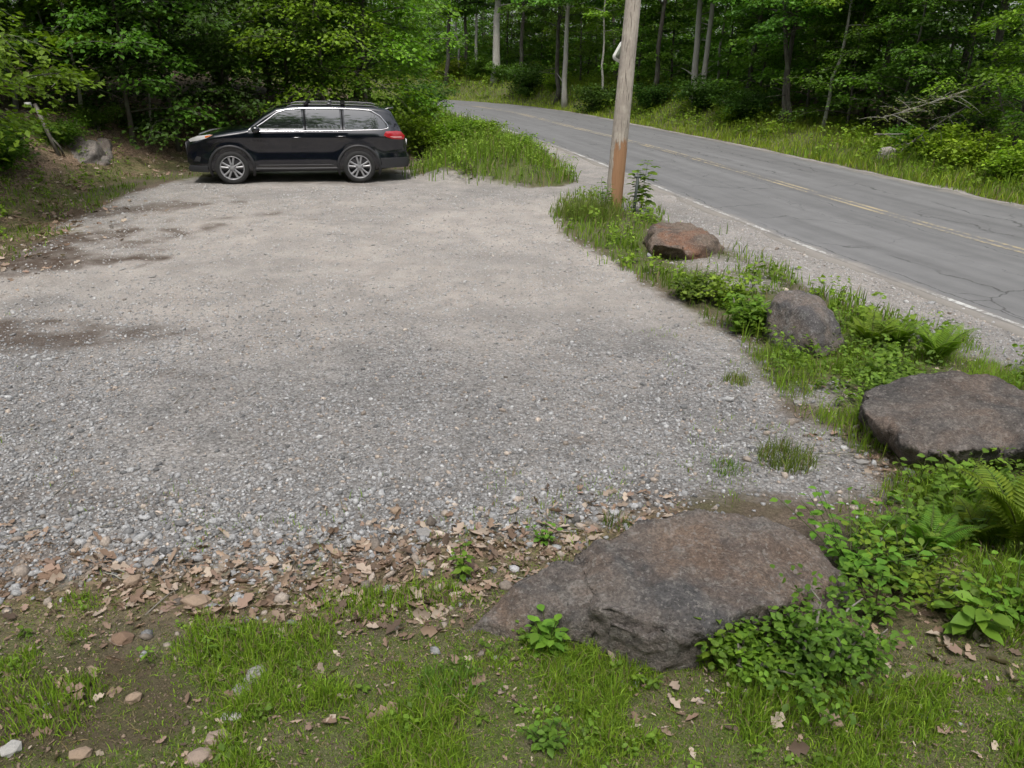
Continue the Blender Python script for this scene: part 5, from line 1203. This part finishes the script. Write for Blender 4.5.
# --- grass
def blades(mb, x, y, h, wdt, r_, base, lean=.5, dry=.06, yellow=.3):
    n = len(x); z = H(x, y) - .01; az = r_.uniform(0, 6.28, n); la = np.abs(r_.normal(0, lean, n)) * h; fa_ = r_.uniform(0, 3.14, n); sx = np.cos(fa_) * wdt; sy = np.sin(fa_) * wdt; dx = np.cos(az) * la; dy = np.sin(az) * la
    V = np.zeros((n, 5, 3)); B = np.column_stack([x, y, z])
    V[:, 0] = B + np.column_stack([-sx, -sy, 0 * sx]); V[:, 1] = B + np.column_stack([sx, sy, 0 * sx])
    mid = B + np.column_stack([dx * .35, dy * .35, h * .6]); V[:, 2] = mid + np.column_stack([sx, sy, 0 * sx]) * .8; V[:, 3] = mid + np.column_stack([-sx, -sy, 0 * sx]) * .8
    V[:, 4] = B + np.column_stack([dx, dy, h * np.clip(1 - .35 * (la / (h + 1e-6)) ** 2, .45, 1)])
    T = np.array([(0, 1, 2), (0, 2, 3), (3, 2, 4)])[None] + (np.arange(n) * 5)[:, None, None]
    c = leafcol(r_, n, np.array(base) * 1.4, .22, yellow); dr = (r_.random(n) < dry)[:, None]; c = np.where(dr, np.array([[.26, .21, .12]]) * r_.uniform(.6, 1.1, (n, 1)), c)
    mb.add(V.reshape(-1, 3), T.reshape(-1, 3), None, np.repeat(c, 5, 0))
mb = MB()
x, y, r_ = wedge(900000, 1.7, 8.5, 3.6, 1.4, 221); mk = masks(x, y); n1 = fbm(x * 2.6, y * 2.6, 101); n3 = fbm(x * .8, y * .8, 103); df = pdist(x, y, FRONT); dv = pdist(x, y, VERGE); db = pdist(x, y, BANK)
p = mk['green'] * np.where(df > -.1, .42 + .5 * sstep(.36, .6, n1), .38 * sstep(.36, .62, n1)) * (1 - .8 * mk['stain_and_dark']) * (y < 8.5); lo = (df < -.1) & (dv < -.1); p = np.where(lo, p * .22, p) * (road_d(x, y) < -.25); k = (r_.random(len(x)) < p) & ~rockmask(x, y)
x, y, n1, df, n3, lo = x[k], y[k], n1[k], df[k], n3[k], lo[k]; h = np.where(lo, .3, 1) * np.where(df > -.1, r_.uniform(.025, .085, len(x)), r_.uniform(.04, .17, len(x))) * (.4 + 1.2 * sstep(.42, .7, n1)) * (.7 + .6 * n3)
blades(mb, x, y, h, .0022 + .0012 * r_.random(len(x)), r_, (.105, .18, .02), .6, .12, .5)
x, y, r_ = wedge(150000, 1.7, 8, 3.6, 1.4, 224); df = pdist(x, y, FRONT); dv = pdist(x, y, VERGE); n1 = fbm(x * 2.1, y * 2.1, 109); k = (r_.random(len(x)) < np.where(df > -.1, .55, np.where(dv > 0, .35, 0)) * sstep(.3, .6, n1)) & ~rockmask(x, y); x, y = x[k], y[k]
blades(mb, x, y, r_.uniform(.008, .03, len(x)), .0016 + .001 * r_.random(len(x)), r_, (.15, .12, .06), 2.2, .5, .2)
x, y, r_ = wedge(120000, 7.5, 27, 9, 1.5, 222); mk = masks(x, y); n1 = fbm(x * 1.3, y * 1.3, 104); dm = pdist(x, y, MOUND); dv = pdist(x, y, VERGE); p = mk['green'] * (.35 + .65 * sstep(.35, .6, n1)); lot_only = (dv < -.1) & (dm < -.1) & (pdist(x, y, BANK) < -.8) & (road_d(x, y) < RW); rdd = road_d(x, y); p = np.where(lot_only, 0, p) * ((rdd < -.3) | (rdd > RW + .3)) * np.where(clearing(x, y), .25, 1) * np.where(inside(x, y, BARE), .1, 1); k = r_.random(len(x)) < p
x, y, n1, dm = x[k], y[k], n1[k], dm[k]; farv = road_d(x, y) > RW; h = np.where(dm > 0, r_.uniform(.2, .55, len(x)), np.where(farv, r_.uniform(.12, .4, len(x)), np.where(pdist(x, y, BANK) > -1.2, r_.uniform(.03, .12, len(x)), r_.uniform(.06, .24, len(x))))) * (.6 + .8 * n1)
blades(mb, x, y, h, .0045 + .00035 * y, r_, (.085, .145, .018), .45, .1, .4)
# far verge and the bank at the bend
r_ = np.random.default_rng(223); x = r_.uniform(-45, 20, 520000); y = 14 + 70 * r_.random(520000) ** 1.3; far = road_d(x, y) - RW; k = (far > .35) & (far < np.where(y > 44, 10, 6.5)) & (r_.random(len(x)) < sstep(.3, .8, far)); x, y = x[k], y[k]
blades(mb, x, y, r_.uniform(.06, .34, len(x)) * (.45 + fbm(x * .9, y * .9, 107)), .006 + .00022 * y, r_, (.125, .185, .02), .5, .1, .5)
x = r_.uniform(-20, 2, 60000); y = r_.uniform(22, 62, 60000); k = pdist(x, y, MOUND) > .1; x, y = x[k], y[k]
blades(mb, x, y, r_.uniform(.2, .6, len(x)), np.full(len(x), .016), r_, (.085, .15, .018), .45, .1, .4)
tag(obj('grass', mb.build('grass', M['grass'])), 'short and long green grass on the verges and in the foreground', 'grass', None, 'stuff')

# --- low broad leaved weeds
def weeds(mb, x, y, h, ls, nl, r_, base, tpl=LEAF8, yellow=.3):
    n = len(x); z = H(x, y); q = r_.random((n, nl)); az = r_.uniform(0, 6.28, (n, nl)); la = r_.normal(0, .12, (n, 2)) * h[:, None]
    rad = h[:, None] * (.10 + .30 * r_.random((n, nl))); px = x[:, None] + la[:, :1] * q + np.cos(az) * rad * .6; py = y[:, None] + la[:, 1:] * q + np.sin(az) * rad * .6; pz = z[:, None] + .01 + h[:, None] * (.1 + .9 * q)
    P = np.stack([px, py, pz], -1).reshape(-1, 3); f = np.stack([np.cos(az), np.sin(az), r_.normal(-.05, .35, az.shape)], -1).reshape(-1, 3); m_ = len(P)
    V, T = leaves(tpl, P, f, np.array([[0, 0, 1.]]) + r_.normal(0, .35, (m_, 3)), (ls[:, None] * r_.uniform(.6, 1.2, (n, nl))).ravel())
    c = leafcol(r_, m_, np.array(base) * 1.3, .15, yellow) * np.repeat(r_.uniform(.7, 1.35, (n, 1)), nl, 0); mb.add(V, T, None, np.repeat(c, len(tpl[0]), 0))
mb = MB()
x, y, r_ = wedge(16000, 2.0, 8.5, 4, 1.3, 231); mk = masks(x, y); dv = pdist(x, y, VERGE); df = pdist(x, y, FRONT); n1 = fbm(x * 1.9, y * 1.9, 111)
p = np.where(dv > 0, .8, np.where(df > 0, .14, 0)) * mk['green'] * sstep(.4, .6, n1); k = (r_.random(len(x)) < p) & ~rockmask(x, y); x, y, dv = x[k], y[k], dv[k]
weeds(mb, x, y, np.where(dv > 0, r_.uniform(.06, .28, len(x)), r_.uniform(.03, .10, len(x))), np.where(dv > 0, r_.uniform(.03, .07, len(x)), r_.uniform(.018, .04, len(x))), 12, r_, (.085, .16, .02))
x, y, r_ = wedge(15000, 7.5, 30, 9, 1.4, 232); mk = masks(x, y); dv = pdist(x, y, VERGE); dm = pdist(x, y, MOUND); db = pdist(x, y, BANK); far = road_d(x, y) - RW; n1 = fbm(x * 1.3, y * 1.3, 113)
p = np.maximum.reduce([.6 * (dv > .1) * mk['green'], .8 * (dm > .1), .6 * sstep(.8, 2.2, far) * sstep(7, 5, far), .7 * sstep(.0, .6, db) * sstep(4.0, 2.2, db) * (x < -6.6) * (1 - .92 * inside(x, y, BARE))]) * sstep(.36, .58, n1 + .06 * (dm > 0)); k = (r_.random(len(x)) < p) & ~clearing(x, y); x, y, dm = x[k], y[k], dm[k]
weeds(mb, x, y, np.where(dm > 0, r_.uniform(.25, .75, len(x)), r_.uniform(.08, .34, len(x))), r_.uniform(.045, .095, len(x)), 14, r_, (.105, .185, .02), LEAF4)
r_ = np.random.default_rng(233); x = r_.uniform(-40, 20, 26000); y = r_.uniform(18, 84, 26000); far = road_d(x, y) - RW; k = (far > 1.2) & (far < np.where(y > 44, 11, 7.5)) & (fbm(x * .8, y * .8, 115) > .45); x, y = x[k], y[k]
weeds(mb, x, y, r_.uniform(.25, .8, len(x)), r_.uniform(.10, .18, len(x)), 12, r_, (.11, .19, .02), LEAF4)
tag(obj('weeds', mb.build('weeds', M['leaf_low'])), 'low broad leaved weeds covering the verges, the mound and the foot of the bank', 'weeds', None, 'stuff')

# ------------------------------------------------------------------ plants one can point at
def leafy_plant(seed, Ht, nst, nl, ls, col, tpl=LEAF8, spread=.35, upright=False, yellow=.3):
    r_ = np.random.default_rng(seed); st = MB(); POS = []; FW = []; UP = []; SZ = []
    for s_ in range(nst):
        az = s_ * 2.4 + r_.uniform(-.4, .4); sp = 0 if nst == 1 else spread * r_.uniform(.3, 1); h = Ht * r_.uniform(.65, 1); t = np.linspace(0, 1, 7)
        P = np.column_stack([math.cos(az) * sp * t ** 1.2, math.sin(az) * sp * t ** 1.2, h * t - .05 * (t == 0)]); V, T, Q = tube(P, np.linspace(.005, .0018, 7), 5, False); st.add(V, T, Q, np.array((.09, .11, .04)))
        for i in range(nl):
            q = .2 + .8 * (i + .5) / nl; b = np.array([np.interp(q, t, P[:, c]) for c in range(3)]); a = i * 2.4 + r_.uniform(-.4, .4) + s_
            f = np.array([math.cos(a), math.sin(a), .35 - .55 * (1 - q) + r_.normal(0, .15)]); pl = ls * r_.uniform(.15, .5); POS.append(b + unit(f[None])[0] * pl * .6); FW.append(f * [1, 1, .6] - [0, 0, .12]); UP.append(np.array([0, 0, 1.]) + r_.normal(0, .25, 3)); SZ.append(ls * r_.uniform(.65, 1.15) * (1.1 - .35 * q))
            if q > .95: continue
    n = len(POS); V, T = leaves(tpl, np.array(POS), np.array(FW), np.array(UP), np.array(SZ)); lf = MB(); lf.add(V, T, None, np.repeat(leafcol(r_, n, col, .16, yellow), len(tpl[0]), 0))
    return st, lf
def tube_add_fix(mb, V, T, Q, c): mb.add(V, T, Q, c)
def fern(seed, nf, ln, col):
    r_ = np.random.default_rng(seed); st = MB(); POS = []; FW = []; UP = []; SZ = []; n = 26
    for k in range(nf):
        az = k * 2.4 + r_.uniform(-.3, .3); l = ln * r_.uniform(.7, 1); t = np.linspace(0, 1, 12); d = np.array([math.cos(az), math.sin(az)]); inc = r_.uniform(.95, 1.5)
        P = np.column_stack([d[0] * l * .62 * t ** 1.25, d[1] * l * .62 * t ** 1.25, l * inc * (t - .42 * t ** 2.4) * .95]); V, T, Q = tube(P, np.linspace(.005, .0015, 12), 5, False); st.add(V, T, Q, np.array((.10, .13, .035)))
        for i in range(n):
            q = .16 + .83 * i / (n - 1); b = np.array([np.interp(q, t, P[:, c]) for c in range(3)]); tg = unit((np.array([np.interp(min(q + .03, 1), t, P[:, c]) for c in range(3)]) - np.array([np.interp(q - .03, t, P[:, c]) for c in range(3)]))[None])[0]
            sd = np.array([-d[1], d[0], 0]); w_ = l * .21 * math.sin(math.pi * min(1, (.12 + .9 * q)) ** .8) + .01
            for s in (1, -1): POS.append(b); FW.append(sd * s + tg * .45 + [0, 0, -.12]); UP.append(np.cross(tg, sd) * (1 if np.cross(tg, sd)[2] > 0 else -1) + r_.normal(0, .08, 3)); SZ.append(w_)
    m_ = len(POS); V, T = leaves(LEAF8, np.array(POS), np.array(FW), np.array(UP), np.array(SZ), .24); lf = MB(); lf.add(V, T, None, np.repeat(leafcol(r_, m_, col, .1, .3), len(LEAF8[0]), 0)); return st, lf
def tuft(seed, n, h, w_, col):
    r_ = np.random.default_rng(seed); lf = MB(); a = r_.uniform(0, 6.28, n); rr = w_ * np.sqrt(r_.random(n)); global H; keep = H; H = lambda x, y: np.zeros_like(x)
    blades(lf, np.cos(a) * rr, np.sin(a) * rr, h * r_.uniform(.5, 1.1, n), np.full(n, .003), r_, col, .6, .1); H = keep; return lf
def clump(seed, Ht, wid, n, ls, col): return make_bush(seed, Ht, wid, n, ls, col, LEAF8, 10, .3, .45)
def put(label, cat, name, parts, u, v, sc=1.0, rz=0.0, group=None, dz=0.0):
    x, y, z = ground(u, v); root = thing(name, label, cat, (x, y, z + dz), rz, group); root.scale = (sc,) * 3
    for nm, me in parts: obj(nm, me, root)
def SL(p, st='stem', lf='leaves'): return [(st, p[0].build(st, M['leaf_low'], True)), (lf, p[1].build(lf, M['leaf_low']))]
BR = (.11, .215, .024); MD = (.088, .165, .02); YG = (.15, .25, .026)
def leafy(*a, **k):
    st, lf = leafy_plant(*a, **k); return SL((st, lf))
put('tall fern with long bright fronds in front of the flat topped boulder', 'fern', 'fern', SL(fern(1, 11, .85, YG), 'stems', 'fronds'), 1018, 560, 1.0, .3, 'ferns on the verge')
put('small bright fern in the weeds right of the big foreground boulder', 'fern', 'fern', SL(fern(2, 8, .45, BR), 'stems', 'fronds'), 925, 560, 1.0, 1.3, 'ferns on the verge')
put('low fern half way between the small bright fern and the tall one', 'fern', 'fern', SL(fern(3, 8, .42, YG), 'stems', 'fronds'), 975, 545, 1.0, 2.3, 'ferns on the verge')
put('feathery fern left of the flat topped boulder', 'fern', 'fern', SL(fern(4, 12, .55, YG), 'stems', 'fronds'), 868, 350, 1.0, .9, 'ferns on the verge')
put('feathery fern behind the flat topped boulder', 'fern', 'fern', SL(fern(5, 12, .55, YG), 'stems', 'fronds'), 935, 365, 1.0, 1.9, 'ferns on the verge')
put('bright fern right of the humped grey boulder', 'fern', 'fern', SL(fern(6, 12, .5, YG), 'stems', 'fronds'), 895, 350, 1.0, 2.9, 'ferns on the verge')
put('young maple sapling with a few bright leaves beside the dark stake', 'sapling', 'maple_sapling', leafy(21, .95, 2, 26, .2, BR, MAPLE, spread=.1), 640, 212, 1.15, 0)
put('dark leaved weed growing against the foot of the utility pole', 'weed', 'leafy_weed', leafy(22, .55, 4, 14, .12, MD, spread=.18), 604, 214, 1.2, 0, 'leafy weeds one by one')
put('broad leaved weed in front of the flat topped boulder, under its overhang', 'weed', 'leafy_weed', leafy(23, .38, 6, 8, .11, BR, spread=.25), 955, 508, 1.0, 0, 'leafy weeds one by one')
put('leafy weed at the left front corner of the flat topped boulder', 'weed', 'leafy_weed', leafy(24, .28, 5, 7, .08, BR, spread=.2), 915, 492, 1.0, 1, 'leafy weeds one by one')
put('spreading broad leaved bramble at the right end of the big foreground boulder', 'bramble', 'bramble', leafy(25, .40, 20, 10, .085, BR, spread=.52), 850, 572, 1.0, 0)
put('pale green bramble shoots right of the bramble at the boulder end', 'bramble', 'bramble', leafy(26, .36, 14, 10, .072, YG, spread=.42), 898, 592, 1.0, 2)
put('airy bright weed between the pale bramble shoots and the long leaved plant', 'weed', 'leafy_weed', leafy(51, .3, 9, 10, .06, YG, spread=.3), 935, 612, 1.0, 0, 'leafy weeds one by one')
put('low green weed touching the right end of the big boulder, behind the dense bush', 'weed', 'leafy_weed', leafy(52, .3, 10, 10, .065, BR, spread=.28), 872, 622, 1.0, 0, 'leafy weeds one by one')
put('leafy weed cut by the right edge, in front of the tall fern', 'weed', 'leafy_weed', leafy(53, .34, 10, 10, .07, BR, spread=.3), 1012, 622, 1.0, 0, 'leafy weeds one by one')
put('dense small leaved green bush in front of the big foreground boulder', 'bush', 'low_bush', [(a, b) for a, b in zip(('stems', 'foliage'), clump(27, .42, .72, 1500, .042, MD))], 818, 672, 1.0, 0)
put('loose small leaved bush right of the dense one in the foreground', 'bush', 'low_bush', [(a, b) for a, b in zip(('stems', 'foliage'), clump(28, .26, .5, 700, .04, BR))], 742, 668, 1.0, 1)
put('upright leafy weed with pale stems against the front of the big boulder', 'weed', 'leafy_weed', leafy(29, .28, 5, 12, .07, BR, spread=.13), 712, 668, 1.0, .5, 'leafy weeds one by one')
put('narrow leaved weed at the left front corner of the big boulder', 'weed', 'leafy_weed', leafy(30, .2, 6, 8, .085, BR, spread=.1), 546, 652, 1.0, .5, 'leafy weeds one by one')
put('tall thin leafy weed standing alone in the dead leaves', 'weed', 'leafy_weed', leafy(31, .27, 4, 10, .06, BR, spread=.1), 462, 582, 1.0, .5, 'leafy weeds one by one')
put('small leafy weed at the back left of the big boulder, on the gravel', 'weed', 'leafy_weed', leafy(32, .15, 5, 7, .05, BR, spread=.1), 545, 545, 1.0, .5, 'leafy weeds one by one')
put('dark green rosette weed in the grass near the bottom edge', 'weed', 'leafy_weed', leafy(33, .13, 9, 8, .05, MD, spread=.12), 545, 748, 1.0, .5, 'leafy weeds one by one')
put('long leaved plant with two big upright leaves at the right of the foreground', 'weed', 'leafy_weed', leafy(34, .3, 4, 6, .14, BR, spread=.1), 968, 640, 1.0, .5, 'leafy weeds one by one')
put('rounded bright leafy clump at the gravel edge left of the humped boulder', 'bush', 'low_bush', [(a, b) for a, b in zip(('stems', 'foliage'), clump(35, .5, .6, 800, .075, BR))], 748, 332, 1.0, 0)
put('leafy clump at the gravel edge in front of the reddish boulder', 'bush', 'low_bush', [(a, b) for a, b in zip(('stems', 'foliage'), clump(36, .30, .7, 800, .065, MD))], 692, 298, 1.0, 0)
put('leafy clump between the other two clumps at the gravel edge', 'bush', 'low_bush', [(a, b) for a, b in zip(('stems', 'foliage'), clump(37, .42, .6, 800, .06, YG))], 728, 305, 1.0, 0)
put('lone grass tuft on the gravel, the biggest one near the right boulders', 'grass tuft', 'grass_tuft', [('blades', tuft(41, 420, .17, .22, (.075, .12, .022)).build('blades', M['grass']))], 785, 462, 1.0, 0, 'grass tufts on the gravel')
put('small grass tuft on the gravel between the biggest tuft and the humped boulder', 'grass tuft', 'grass_tuft', [('blades', tuft(42, 140, .13, .12, (.1, .14, .03)).build('blades', M['grass']))], 737, 383, 1.0, 0, 'grass tufts on the gravel')
put('tiny grass tuft on the gravel behind the big foreground boulder', 'grass tuft', 'grass_tuft', [('blades', tuft(43, 90, .1, .09, (.07, .12, .022)).build('blades', M['grass']))], 617, 526, 1.0, 0, 'grass tufts on the gravel')
put('thin grass tuft left of the biggest tuft on the gravel', 'grass tuft', 'grass_tuft', [('blades', tuft(44, 110, .1, .13, (.07, .12, .022)).build('blades', M['grass']))], 727, 470, 1.0, 0, 'grass tufts on the gravel')
put('tall grass clump around the foot of the utility pole', 'grass tuft', 'grass_tuft', [('blades', tuft(45, 900, .5, .65, (.085, .13, .025)).build('blades', M['grass']))], 588, 216, 1.0, 0, 'grass tufts on the gravel')
put('bright narrow leaved clump at the bottom of the photo among the grass', 'grass tuft', 'grass_tuft', [('blades', tuft(46, 160, .15, .14, (.07, .13, .022)).build('blades', M['grass']))], 450, 690, 1.0, 0, 'grass tufts on the gravel')
# ------------------------------------------------------------------ light
w = bpy.data.worlds.new('World'); scene.world = w; w.use_nodes = True; nt = w.node_tree
for n in list(nt.nodes): nt.nodes.remove(n)
SUN_EL, SUN_AZ = R(62), R(182)     # azimuth measured clockwise from +Y
sky = nt.nodes.new('ShaderNodeTexSky'); sky.sky_type = 'NISHITA'; sky.sun_disc = False; sky.sun_elevation = SUN_EL; sky.sun_rotation = SUN_AZ
sky.air_density = 1.0; sky.dust_density = 4.0; sky.ozone_density = 1.0
hs = nt.nodes.new('ShaderNodeHueSaturation'); hs.inputs['Saturation'].default_value = 0.35; nt.links.new(sky.outputs[0], hs.inputs['Color'])
bg = nt.nodes.new('ShaderNodeBackground'); bg.inputs['Strength'].default_value = 0.15; nt.links.new(hs.outputs[0], bg.inputs[0])
wo = nt.nodes.new('ShaderNodeOutputWorld'); nt.links.new(bg.outputs[0], wo.inputs[0])
sl = bpy.data.lights.new('sun', 'SUN'); sl.energy = 1.5; sl.angle = R(12); sl.color = (1, 0.95, 0.88)
so = bpy.data.objects.new('sun', sl); COL.objects.link(so)
d = Vector((math.sin(SUN_AZ) * math.cos(SUN_EL), math.cos(SUN_AZ) * math.cos(SUN_EL), math.sin(SUN_EL)))
so.rotation_euler = d.to_track_quat('Z', 'Y').to_euler()
scene.view_settings.view_transform = 'Standard'; scene.view_settings.look = 'None'; scene.view_settings.exposure = 0.6; scene.view_settings.gamma = 1.0
scene.view_settings.use_curve_mapping = False
scene.render.engine = 'CYCLES'
cy = scene.cycles; cy.use_denoising = True; cy.max_bounces = 6; cy.diffuse_bounces = 3; cy.transmission_bounces = 3; cy.glossy_bounces = 2; cy.use_adaptive_sampling = True; cy.adaptive_threshold = 0.02
